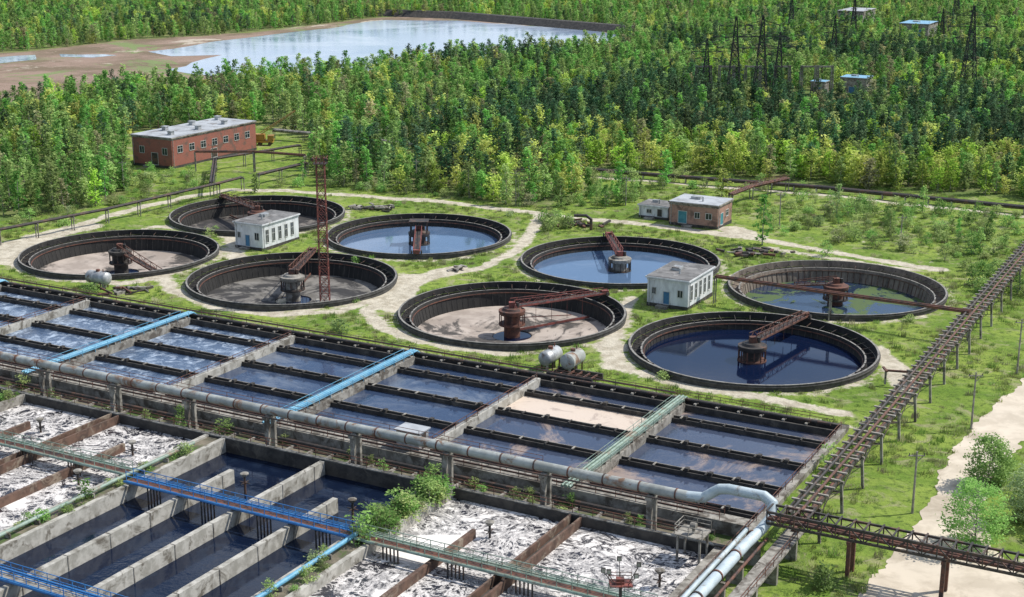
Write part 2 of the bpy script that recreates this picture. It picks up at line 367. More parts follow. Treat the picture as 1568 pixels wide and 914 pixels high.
def sheet(name, poly, z, mat):
    me = bpy.data.meshes.new(name); me.from_pydata([(x, y, z) for x, y in poly], [], [tuple(range(len(poly)))]); me.materials.append(M[mat]); me.update()
    if me.polygons[0].normal.z < 0: me.flip_normals()
    o = bpy.data.objects.new(name, me); COL.objects.link(o); return o
def roughen(poly, amp, step):
    out = []
    for i in range(len(poly)):
        p = Vector(poly[i]); r = Vector(poly[(i+1) % len(poly)]); n = max(1, int((r-p).length/step))
        for k in range(n):
            c = p.lerp(r, k/n); out.append((c.x+random.uniform(-amp, amp), c.y+random.uniform(-amp, amp)))
    return out
sheet('lake', roughen(LAKE, 3, 12), -.04, 'w_lake')
sheet('pond', roughen(spoly([(-60, 92), (0, 87), (62, 83), (60, 90), (0, 97), (-60, 101)]), 2, 8), -.04, 'w_lake')
sheet('marsh_pool', roughen(spoly([(95, 82), (180, 84), (150, 87), (90, 86)]), 2, 8), -.04, 'w_lake')

# road as strip following the ground
Lf = [(1720, 440), (1640, 515), (1568, 582), (1500, 640), (1447, 705), (1425, 770), (1370, 840), (1305, 925), (1230, 1010)]
Rt = [(1840, 500), (1740, 560), (1640, 615), (1550, 690), (1508, 740), (1500, 790), (1530, 850), (1590, 925), (1640, 1010)]
def resample(pts, n):
    P = [Vector(site(*p)) for p in pts]; d = [0]
    for i in range(1, len(P)): d.append(d[-1]+(P[i]-P[i-1]).length)
    out = []
    for k in range(n):
        t = d[-1]*k/(n-1); i = min(len(P)-2, max(j for j in range(len(d)) if d[j] <= t+1e-6)); out.append(P[i].lerp(P[i+1], (t-d[i])/(d[i+1]-d[i])))
    return out
n = 260; l = resample(Lf, n); r = resample(Rt, n); b = B(); cols = 9; vs = []; fs = []
def sm(lst, w=9):
    return [sum((lst[min(len(lst)-1, max(0, i+j))] for j in range(-w, w+1)), Vector((0, 0)))/(2*w+1) for i in range(len(lst))]
l = sm(l); r = sm(r)
for i in range(n):
    for j in range(cols):
        p = l[i].lerp(r[i], j/(cols-1))
        if j in (0, cols-1): p = p+Vector((math.sin(i*.35)*.3+math.sin(i*.83)*.2+random.uniform(-.22, .22), random.uniform(-.2, .2)))
        vs.append((p.x, p.y, float(zf(p.x, p.y))+.05))
for i in range(n-1):
    for j in range(cols-1): fs.append((i*cols+j, i*cols+j+1, (i+1)*cols+j+1, (i+1)*cols+j))
b.add(vs, fs, 0); b.obj('dirt_road', ['road'], flat=True, origin=False)

# ------------------------------------------------------------------ circular settling tanks
def spin(b, c, prof, m, n=112):
    vs = []; fs = []
    for (r, z) in prof:
        for i in range(n):
            t = 2*math.pi*i/n; vs.append((c[0]+r*math.cos(t), c[1]+r*math.sin(t), z))
    for k in range(len(prof)-1):
        for i in range(n):
            j = (i+1) % n; fs.append((k*n+i, k*n+j, (k+1)*n+j, (k+1)*n+i))
    b.add(vs, fs, m)
for ti, (c, ang, fm, kind) in enumerate(TANKS):
    e = empty('settling_tank', (c[0], c[1], 0)); C = Vector((c[0], c[1], 0))
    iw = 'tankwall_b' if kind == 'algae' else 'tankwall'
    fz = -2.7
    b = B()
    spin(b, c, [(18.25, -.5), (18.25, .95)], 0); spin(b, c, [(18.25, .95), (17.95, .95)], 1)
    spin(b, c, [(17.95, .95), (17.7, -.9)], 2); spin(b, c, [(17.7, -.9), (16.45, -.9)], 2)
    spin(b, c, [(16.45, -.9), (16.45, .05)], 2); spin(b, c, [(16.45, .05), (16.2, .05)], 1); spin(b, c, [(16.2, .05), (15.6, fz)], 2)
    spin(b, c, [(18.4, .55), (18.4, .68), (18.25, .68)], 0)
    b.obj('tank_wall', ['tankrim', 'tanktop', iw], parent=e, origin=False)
    b = B()
    for i in range(90):
        t = 2*math.pi*(i+.5)/90; d = Vector((math.cos(t), math.sin(t), 0)); b.beam(C+d*16.12+Vector((0, 0, -.4)), C+d*15.6+Vector((0, 0, fz)), .10 if kind != 'algae' else .18, .12, 0)
        if i % 2 == 0: b.beam(C+d*17.85+Vector((0, 0, .45)), C+d*16.3+Vector((0, 0, .1)), .08, .1, 1)
    spin(b, c, [(16.02, -.4), (15.9, -.4), (15.9, -.55), (16.02, -.55)], 2)
    b.obj('wall_ribs', ['conc_dk' if kind != 'algae' else 'rustbaffle', 'darksteel', 'rust' if kind != 'algae' else 'rustbaffle'], parent=e, origin=False)
    if kind == 'dry':
        b = B(); spin(b, c, [(15.7, fz), (9, fz-.15), (3.2, fz-.6), (2.9, fz-1.3), (0.01, fz-1.3)], 0)
        b.obj('tank_floor', [fm], parent=e, origin=False)
        b = B(); vs = [(c[0]+3.05*math.cos(2*math.pi*i/40), c[1]+3.05*math.sin(2*math.pi*i/40), fz-.72) for i in range(40)]
        b.add(vs, [tuple(range(40))], 0); b.obj('sump_water', ['w_tank'], parent=e, flat=True, origin=False)
    else:
        wz = -1.35 if kind == 'water' else -2.3
        R = 15.85 if kind == 'water' else 15.65
        b = B(); vs = [(c[0]+R*math.cos(2*math.pi*i/112), c[1]+R*math.sin(2*math.pi*i/112), wz) for i in range(112)]
        b.add(vs, [tuple(range(112))], 0); b.obj('tank_water', [fm], parent=e, flat=True, origin=False)
    b = B()
    b.lathe(C+Vector((0, 0, -4)), C+Vector((0, 0, 3)), [(0, 1.3), (4.3, 1.3), (4.3, 2.0), (4.6, 2.15), (5.0, 2.15), (5.05, 1.6), (5.4, 1.4)], 0, 24)
    for i in range(12):
        t = 2*math.pi*i/12; d = Vector((math.cos(t), math.sin(t), 0)); b.beam(C+d*2.0+Vector((0, 0, .3)), C+d*2.0+Vector((0, 0, -1.2)), .16, .16, 1)
    b.lathe(C+Vector((0, 0, -1.45)), C+Vector((0, 0, 0)), [(0, 2.15), (.25, 2.15)], 1, 24)
    pm = {0: 'darksteel', 1: 'rust', 2: 'conc', 3: 'conc_dk', 4: 'darksteel', 5: 'conc', 6: 'rust', 7: 'rust'}[ti]
    b.obj('centre_pier', [pm, 'rust' if ti < 2 else 'darksteel'], parent=e, smooth=True, origin=False)
    # scraper bridge : truss footbridge from the pier to the rim
    b = B(); t = math.radians(ang); d = Vector((math.cos(t), math.sin(t), 0)); s = Vector((-d.y, d.x, 0)); ln = 18.1
    if ti == 3: z0, z1, ln = 1.0, -2.1, 13.0
    elif ti == 6: z0, z1, ln = 1.3, .6, 7.0
    else: z0, z1 = 1.55, 1.35
    nseg = int(ln/1.5)
    def P(k, side, up): 
        f = k/nseg; return C+d*(ln*f)+s*(side*.6)+Vector((0, 0, z0+(z1-z0)*f+up*(1.2-.5*f)))
    for sd in (-1, 1):
        b.beam(P(0, sd, 0), P(nseg, sd, 0), .16, .26, 0); b.beam(P(0, sd, 1), P(nseg, sd, 1), .1, .1, 0)
        for k in range(nseg+1):
            b.beam(P(k, sd, 0), P(k, sd, 1), .08, .08, 0)
            if k < nseg: b.beam(P(k, sd, k % 2), P(k+1, sd, (k+1) % 2), .07, .07, 0)
    b.beam(P(0, 0, .05), P(nseg, 0, .05), 1.1, .08, 1)
    if ti not in (3, 6):
        tip = P(nseg, 0, 0)
        b.box(tip.x-.6, tip.x+.6, tip.y-.5, tip.y+.5, 1.05, 1.75, 0)
        b.cyl(tip+s*.8-d*.1+Vector((0, 0, -.05)), tip+s*1.05-d*.1+Vector((0, 0, -.05)), .33, 1, 12); b.cyl(tip-s*1.05-d*.1+Vector((0, 0, -.05)), tip-s*.8-d*.1+Vector((0, 0, -.05)), .33, 1, 12)
        for k in range(1, nseg-2, 2):
            b.beam(P(k, 0, 0), P(k, 0, 0)-Vector((0, 0, 3.3 if kind == 'dry' else 2.2)), .07, .07, 0)
        if kind == 'dry':
            b.beam(C+d*1.5+Vector((0, 0, -2.5)), C+d*15+Vector((0, 0, -2.4)), .12, .35, 0)
            b.beam(C+d*1.5+Vector((0, 0, -.5)), C+d*13+s*2.5+Vector((0, 0, -2.4)), .12, .12, 0)
    b.box(c[0]-.5, c[0]+.5, c[1]-.45, c[1]+.45, 1.42, 2.3, 0)
    b.cyl(C+Vector((.9, 0, 1.4)), C+Vector((.9, 0, 2.2)), .28, 1, 10)
    if ti == 4:
        for sx in (-1.6, 1.6):
            for sy in (-1.2, 1.2): b.beam(C+Vector((sx, sy, 1.0)), C+Vector((sx, sy, 3.2)), .22, .22, 1)
        b.box(c[0]-1.9, c[0]+1.9, c[1]-1.5, c[1]+1.5, 3.2, 3.4, 1)
    b.obj('scraper_bridge', ['redrust' if ti in (1, 4, 5) else 'rust', 'darksteel'], parent=e, origin=False)

# ------------------------------------------------------------------ rectangular basins
WZ = -.55
b = B()   # mats: 0 concrete 1 light 2 dark 3 soil 4 rust
b.box(-150, 64, 0, 100, -4.2, -3.9, 2)
b.box(-150, 64, -.25, .35, -3.9, .55, 2)
b.box(-150, 63.2, .35, 1.8, -3.9, -1.3, 2)
b.box(-150, 63.2, 1.8, 2.1, -3.9, .35, 2)
WA = [-126, -105, -84, -63, -42, -21, 0, 21, 42]
for a in WA:
    w = .85 if a in (-84, -42, 0, 42, -126) else .38
    b.box(a-w, a+w, 2.1, 33.2, -3.9, .6, 0 if w > .6 else 1)
b.box(63.2, 64.1, .35, 100, -3.9, .65, 0)
b.box(-150, 63.2, 33.2, 35.1, -3.9, .65, 0)
b.box(-150, 63.2, 35.1, 40.4, -3.9, -.9, 3)
b.box(-150, 63.2, 40.4, 41.1, -3.9, .5, 2)
b.box(-150, 63.2, 40.5, 41.0, .5, .62, 0)
GR = [(-70, -38, 'foam', 4), (-36.3, -4.8, 'foam', 4), (-2.2, 27.6, 'w_dark', 1), (30.4, 62.2, 'foam', 4)]
b.box(-150, -70, 41.1, 100, -3.9, .5, 0)
prev = -70
for (a0, a1, wm, mt) in GR:
    if a0 > prev:
        b.box(prev-.01, a0+.01, 41.1, 100, -3.9, .3, 3)
        for s_ in (prev, a0): b.box(s_-.3, s_+.3, 41.1, 100, -3.9, .55, 1 if a0 in (-2.2, 30.4) else 0)
    prev = a1
b.box(61.9, 63.2, 41.1, 100, -3.9, .5, 0)
b.box(-70, 61.9, 99, 100, -3.9, .5, 0)
for (a, b0, m) in [(-62, 49, 4), (-54, 41.1, 4), (-46, 49, 4), (-28, 48, 4), (-20, 41.1, 4), (-12, 48, 4), (5, 48.3, 1), (12.7, 41.1, 1), (20.4, 49.3, 1), (38, 49, 4), (46, 41.1, 4)]:
    b1 = 99 if b0 < 45 else 92
    hw = .33 if m == 1 else .22
    if m == 4 and b0 < 45:
        b.box(a-.75, a-.5, b0, b1, -3.9, .55, m); b.box(a+.5, a+.75, b0, b1, -3.9, .5, m); b.box(a-.5, a+.5, b0, b1, -3.9, -.35, 2)
    else: b.box(a-hw, a+hw, b0, b1, -3.9, .4, m)
    k = b0+2
    while k < b1 and m == 1: b.box(a-hw-.06, a+hw+.06, k, k+.12, -3.9, .43, 0); k += 6
b.obj('treatment_basin_walls', ['conc', 'conc_lt', 'conc_dk', 'soil', 'rustbaffle'], xf=L)

b = B()   # divider beams
bays = [(WA[i], WA[i+1]) for i in range(len(WA)-1)]+[(42, 63.2)]
rr = random.Random(3)
for (a0, a1) in bays:
    x0 = a0+(.85 if a0 in (-84, -42, 0, 42, -126) else .38); x1 = a1-(.85 if a1 in (-84, -42, 0, 42, -126) else .38 if a1 < 60 else 0)
    for bb0 in (6.3, 14.4, 22.5, 30.6):
        b.box(x0, x1, bb0-.42, bb0-.26, -3.8, .12, 0); b.box(x0, x1, bb0+.26, bb0+.42, -3.8, .05, 0)
        b.box(x0, x1, bb0-.26, bb0+.26, -3.8, -.4, 0)
        b.beam((x0, bb0-.34, .17), (x1, bb0-.34, .17), .1, .09, 3)
        k = x0+1.2
        while k < x1-1:
            b.box(k-.1, k+.1, bb0-.5, bb0+.5, .13, .24, 2 if rr.random() < .5 else 0)
            if rr.random() < .45: b.box(k+.3, k+.75, bb0-.3, bb0+.3, .13, .45, 0)
            k += rr.uniform(2.6, 4.2)
b.obj('basin_divider_troughs', ['conc_dk', 'rust', 'conc', 'sleeper'], xf=L)

b = B(); mats = ['w_mid', 'w_brown', 'w_blue', 'w_beige', 'foam', 'w_dark']
for (a0, a1) in bays:
    for si, (s0, s1) in enumerate(((2.1, 6), (6.6, 14.1), (14.7, 22.2), (22.8, 30.3), (30.9, 33.2))):
        m = 2 if a0 <= -42 else 0 if a0 < 21 else 1
        if a0 == 21 and si == 1: m = 3
        b.quad(a0+.2, a1-.2, s0, s1, WZ, m)
b.quad(-150, 63.2, .35, 1.8, -1.28, 5)
for (a0, a1, wm, mt) in GR: b.quad(a0, a1, 41.1, 99, -1.25 if wm == 'w_dark' else -.6, mats.index(wm))
b.obj('basin_water', mats, xf=L, flat=True)

# railings on basins
b = B()
rail(b, (-110, 33.4, .65), (60, 33.4, .65), 1.0, 0, 2.4); rail(b, (-110, 34.9, .65), (60, 34.9, .65), 1.0, 0, 2.4)
rail(b, (-110, .1, .55), (62, .1, .55), .9, 0, 3.0); rail(b, (63.6, 2, .65), (63.6, 60, .65), 1.0, 0, 2.4)
rail(b, (-110, 40.7, .62), (60, 40.7, .62), 1.0, 0, 2.4)
for a in (-63, -21, 21): rail(b, (a+.3, 3, .6), (a+.3, 33, .6), .9, 0, 2.6)
b.obj('basin_railing', ['rust'], xf=L)
b = B(); b.cyl((-150, 1.1, .75), (62, 1.1, .75), .2, 0, 8); b.cyl((-150, -1.5, .5), (40, -1.5, .5), .14, 0, 8); b.cyl((-150, 34.6, 1.0), (58, 34.6, 1.0), .12, 0, 6)
b.cyl((-150, 36.2, -.3), (60, 36.2, -.3), .3, 0, 8); b.cyl((-150, 39.6, -.3), (60, 39.6, -.3), .25, 0, 8)
k = -148
while k < 62: b.box(k-.15, k+.15, .35, 1.8, .36, .56, 1); b.box(k-.15, k+.15, 35.9, 39.9, -.9, -.6, 1); k += 3
b.obj('collector_pipeline', ['darksteel', 'conc'], xf=L)

# coloured cross pipelines
def crosspipes(name, a, mat, railm):
    b = B()
    for o, r_ in ((-.45, .15), (.05, .2), (.5, .14)):
        b.cyl((a+o, 1.0, 1.1), (a+o, 35.6, 1.1), r_, 0, 10)
        b.cyl((a+o, 1.0, 1.1), (a+o+.0, -.2, .2), r_, 0, 10)
    k = 3
    while k < 34: b.box(a-.75, a+.75, k-.12, k+.12, .6, .92, 1); k += 3.9
    rail(b, (a+.85, 2.5, .6), (a+.85, 33, .6), 1.0, 2, 2.4, .05); rail(b, (a-.8, 2.5, .6), (a-.8, 33, .6), 1.0, 2, 2.4, .05)
    b.obj(name, [mat, 'conc', railm], xf=L, smooth=True)
crosspipes('blue_pipeline', -42, 'bluepipe', 'bluepipe'); crosspipes('blue_pipeline', 0, 'bluepipe', 'bluepipe')
crosspipes('green_pipeline', 42, 'greenpipe', 'greenpipe'); crosspipes('blue_pipeline', -84, 'bluepipe', 'bluepipe')

# main elevated pipeline with supports
b = B(); b.cyl((-160, 38, 4.0), (58.5, 38, 4.0), .55, 0, 16)
k = -158
while k < 58: b.cyl((k, 38, 4), (k+.15, 38, 4), .61, 1, 16); k += 4.2
k = -149.7
while k < 60:
    b.box(k-.3, k+.3, 37.2, 37.6, -1, 3.2, 2); b.box(k-.3, k+.3, 38.4, 38.8, -1, 3.2, 2); b.box(k-.35, k+.35, 36.9, 39.1, 3.0, 3.42, 2); k += 12.7
b.cyl((-160, 36.9, 3.6), (58, 36.9, 3.6), .11, 1, 8); b.cyl((-160, 39.1, 3.5), (58, 39.1, 3.5), .09, 3, 8)
rail(b, (-110, 37.2, 3.9), (40, 37.2, 3.9), 1.0, 1, 4.0, .05)
b.obj('main_pipeline', ['mainpipe', 'rust', 'conc', 'darksteel'], xf=L, smooth=True)

def pipepath(b, pts, r, m, n=14, ring=None):
    for p, q_ in zip(pts[:-1], pts[1:]): b.cyl(p, q_, r, m, n)
    for p in pts[1:-1]: b.lathe(Vector(p)-Vector((0, 0, r)), Vector(p)+Vector((0, 0, r)), [(r*(1-math.cos(t)), max(.02, r*math.sin(t))) for t in [math.pi*i/8 for i in range(9)]], m, n)
b = B()
pipepath(b, [(57.5, 38, 4.0), (59.3, 38, 4.2), (60.3, 38, 5.0), (61, 38, 5.5), (62, 38, 5.7), (65.8, 38, 5.7), (66.8, 38.2, 5.2), (67.0, 39.2, 4.0), (66.5, 41, 3.2), (66.2, 44, 3.0), (66.0, 95, 3.0)], .55, 0)
k = 42
while k < 95: b.cyl((66.15, k, 3.0), (66.15, k+.2, 3.0), .65, 1, 14); b.box(65.3, 67, k-.2, k+.2, -.3, 2.45, 2); k += 5
b.cyl((64.8, 40, 2.6), (64.8, 95, 2.6), .24, 0, 10); b.cyl((67.3, 41, 2.55), (67.3, 95, 2.55), .15, 1, 8)
b.obj('large_white_pipeline', ['whitepipe', 'rust', 'conc'], xf=L, smooth=True)
b = B(); b.box(68.2, 70.0, 37, 95, 2.3, 2.5, 0); k = 39
while k < 95: b.box(68.4, 69.8, k-.25, k+.25, -.3, 2.3, 0); k += 6
rail(b, (69.9, 37, 2.5), (69.9, 95, 2.5), 1, 1, 2.4)
b.obj('concrete_walkway', ['conc', 'rust'], xf=L)
# valve platform
b = B(); b.box(58.5, 61.5, 41.3, 44, 2.2, 2.35, 0)
for (x, y) in ((58.8, 41.6), (61.2, 41.6), (58.8, 43.7), (61.2, 43.7)): b.beam((x, y, -1), (x, y, 2.2), .2, .2, 1)
rail(b, (58.5, 43.9, 2.35), (61.5, 43.9, 2.35), 1, 0, 1.2); rail(b, (58.5, 41.4, 2.35), (58.5, 43.9, 2.35), 1, 0, 1.2); rail(b, (58.5, 41.4, 2.35), (61.5, 41.4, 2.35), 1, 0, 1.2)
b.cyl((60.2, 43, 2.35), (60.2, 43, 3.2), .15, 1, 10); b.cyl((59.9, 43, 3.2), (60.5, 43, 3.2), .35, 1, 10)
b.obj('valve_platform', ['conc', 'conc', 'rust'], xf=L)

# walkways over front basins
def walkway(name, a0, a1, bv, deckm, railm, pipes=True):
    b = B(); b.box(a0, a1, bv-.55, bv+.55, .75, .87, 1)
    for sgn in (-1, 1):
        rail(b, (a0, bv+sgn*.58, .87), (a1, bv+sgn*.58, .87), 1.1, 0, 1.6, .065); b.beam((a0, bv+sgn*.6, .8), (a1, bv+sgn*.6, .8), .1, .26, 0)
    k = a0
    while k < a1-1.6: b.beam((k, bv-.58, .9), (k+1.6, bv-.58, 1.95), .04, .04, 0); k += 1.6
    b.cyl((a0, bv+1.0, .95), (a1, bv+1.0, .95), .14, 0, 8); b.cyl((a0, bv-.95, .85), (a1, bv-.95, .85), .15, 0, 8)
    k = a0+3.5
    while pipes and k < a1-1:
        for j in range(5): b.cyl((k+j*.45, bv+1.0, 1.0), (k+j*.45, bv+1.0, -2.5), .09, 2, 6)
        k += 7.7
    b.obj(name, [railm, deckm, 'darksteel'], xf=L)
walkway('blue_footbridge', -2.5, 28.5, 57, 'rust', 'bluerail'); walkway('green_footbridge', 29, 62, 57, 'rust', 'greenpipe'); walkway('green_footbridge', -70, -4, 55.5, 'rust', 'greenpipe')
walkway('blue_footbridge', -2.5, 28.5, 81, 'conc', 'bluerail', False)
b = B(); b.cyl((28.6, 57, 1.0), (28.6, 98, 1.0), .26, 0, 10); k = 58
while k < 98: b.box(28.2, 29.0, k-.1, k+.1, .3, .78, 1); k += 4
b.obj('blue_water_main', ['bluepipe', 'conc'], xf=L, smooth=True)
b = B(); b.cyl((-3.5, 45, 1.0), (-3.5, 98, 1.0), .22, 0, 10); k = 46
while k < 98: b.box(-3.9, -3.1, k-.1, k+.1, .3, .8, 1); k += 4
b.obj('green_water_main', ['greenpipe', 'conc'], xf=L, smooth=True)
# aerators
for (u, v) in [(375, 740), (540, 780), (62, 655), (203, 690), (750, 815), (1010, 890), (120, 735)]:
    a, bv = toloc(*site(u, v)); b = B()
    b.cyl((a, bv, -2.5), (a, bv, .9), .14, 0, 8); b.lathe((a, bv, .9), (a, bv, 1.4), [(0, .3), (.25, .5), (.35, .5), (.45, .2)], 1, 12)
    b.beam((a-.7, bv, .1), (a+.7, bv, .1), .1, .1, 0); b.beam((a, bv-.7, .1), (a, bv+.7, .1), .1, .1, 0)
    b.obj('aerator', ['darksteel', 'conc'], xf=L)
# hut at pipeline
a, bv = toloc(*site(632, 690)); b = B()
b.box(a-1.6, a+1.6, bv-1.1, bv+1.1, .65, 2.8, 0); b.box(a-1.8, a+1.8, bv-1.3, bv+1.3, 2.8, 2.95, 1); b.box(a+1.6, a+1.64, bv-.5, bv+.4, .7, 2.5, 2); b.box(a-.5, a+.6, bv+1.1, bv+1.14, 1.5, 2.3, 3)
b.obj('gauge_hut', ['silver', 'roof_lt', 'darksteel', 'glass'], xf=L)

# ------------------------------------------------------------------ right pipe rack & trestle bridge
b = B(); b0, b1 = -125, 38
for o in (-1.2, 1.2): b.beam((69+o, b0, 3.9), (69+o, b1, 3.9), .2, .4, 0)
k = b0
while k < b1:
    b.box(67.4, 70.6, k-.14, k+.14, 4.12, 4.3, 1); 
    k += 2.3
for o, r_ in ((-.5, .16), (.4, .16)): b.cyl((69+o, b0, 4.45), (69+o, b1, 4.45), r_, 0 if o < 0 else 2, 8)
b.cyl((69, b0, 2.6), (69, b1, 2.6), .2, 2, 8)
k = b0+3
while k < b1:
    for o in (-1.3, 1.3): b.beam((69+o*1.25, k, -.3), (69+o, k, 3.7), .3, .3, 3)
    b.beam((67.4, k, 3.55), (70.6, k, 3.55), .3, .25, 3); b.beam((67.5, k, .3), (70.2, k, 3.4), .1, .1, 0); b.beam((67.6, k, 2.4), (70.4, k, 2.4), .15, .15, 0)
    for o in (-1.3, 1.3):
        if k+8.2 < b1: b.beam((69+o, k, 2.4), (69+o, k+4.1, 3.7), .09, .09, 0); b.beam((69+o, k+8.2, 2.4), (69+o, k+4.1, 3.7), .09, .09, 0)
    k += 8.2
b.obj('pipe_rack', ['darksteel', 'sleeper', 'rust', 'conc'], xf=L)
b = B(); a0, a1 = 67, 150
for o in (-1, 1):
    b.beam((a0, 39.5+o, 4.0), (a1, 39.5+o, 4.0), .2, .25, 0); b.beam((a0, 39.5+o, 5.2), (a1, 39.5+o, 5.2), .2, .22, 0)
    k = a0; i = 0
    while k < a1: b.beam((k, 39.5+o, 4.0), (k, 39.5+o, 5.2), .12, .12, 0); b.beam((k, 39.5+o, 4.0 if i % 2 else 5.2), (k+1.4, 39.5+o, 5.2 if i % 2 else 4.0), .1, .1, 0); k += 1.4; i += 1
for o in (-.5, .1, .6): b.cyl((a0, 39.5+o, 4.35), (a1, 39.5+o, 4.35), .2, 2 if o > 0 else 0, 8)
k = a0
while k < a1: b.box(k-.09, k+.09, 38.3, 40.7, 5.32, 5.42, 0); k += 1.4
for k in (75.4, 84.5, 97, 110, 123, 136):
    for o in (-.9, .9): b.beam((k, 39.5+o, -.3), (k, 39.5+o, 3.9), .38, .38, 3)
    b.beam((k, 38.2, 3.75), (k, 40.8, 3.75), .4, .3, 3)
b.obj('trestle_bridge', ['darksteel', 'sleeper', 'rust', 'rust'], xf=L)

def trestle(name, pts, h, r=.22, spacing=9, mats=('darksteel', 'conc'), double=True, truss=False):
    b = B(); P = [Vector(site(u, v)).to_3d() for u, v in pts]
    for p, q_ in zip(P[:-1], P[1:]):
        d = (q_-p).normalized(); s = Vector((-d.y, d.x, 0)); up = Vector((0, 0, h)); ln = (q_-p).length
        b.cyl(p+up+s*.3, q_+up+s*.3, r, 0, 8)
        if double: b.cyl(p+up-s*.35, q_+up-s*.35, r*.8, 0, 8)
        b.beam(p+up-Vector((0, 0, r+.1)), q_+up-Vector((0, 0, r+.1)), .35, .12, 0)
        if truss:
            k = 0
            while k < ln-1.5:
                for sg in (-.6, .6): b.beam(p+d*k+up+s*sg, p+d*(k+1.5)+up+s*sg+Vector((0, 0, .8)), .06, .06, 0)
                k += 1.5
            for sg in (-.6, .6): b.beam(p+up+s*sg+Vector((0, 0, .8)), q_+up+s*sg+Vector((0, 0, .8)), .08, .08, 0)
        nn = max(1, int(ln/spacing))
        for i in range(nn+1):
            c = p+d*(ln*i/nn)
            for sg in (-.4, .4): b.beam(c+s*sg-Vector((0, 0, .3)), c+s*sg+Vector((0, 0, h-.2)), .18, .18, 1)
            b.beam(c-s*.7+Vector((0, 0, h-.4)), c+s*.7+Vector((0, 0, h-.4)), .2, .2, 1)
    return b.obj(name, list(mats))
trestle('pipeline_trestle', [(1094, 463), (1270, 490), (1482, 521)], 4.6, .2, 13, ('rust', 'conc'))
trestle('pipeline_trestle', [(-200, 405), (0, 374), (165, 341), (260, 318), (335, 300), (372, 290)], 3.0, .18, 8)
trestle('pipeline_trestle', [(300, 262), (390, 262), (468, 268)], 5.0, .2, 9, ('rust', 'conc'))
trestle('pipeline_trestle', [(395, 285), (430, 276), (470, 266)], 2.8, .25, 6)
trestle('pipeline_trestle', [(325, 300), (330, 262), (460, 240)], 3.2, .2, 8)
trestle('far_pipeline', [(890, 266), (1050, 279), (1250, 294), (1568, 326), (1900, 358)], 1.3, .38, 5, ('darksteel', 'conc_lt'))
trestle('far_pipeline', [(420, 212), (560, 226), (650, 238)], 2.5, .4, 8, ('conc', 'conc'))
trestle('conveyor_trestle', [(1118, 318), (1150, 305), (1205, 292)], 3.0, .3, 6, ('rust', 'conc'), truss=True)
trestle('far_pipeline', [(545, 222), (600, 212)], 3.0, .5, 8, ('conc', 'conc'))

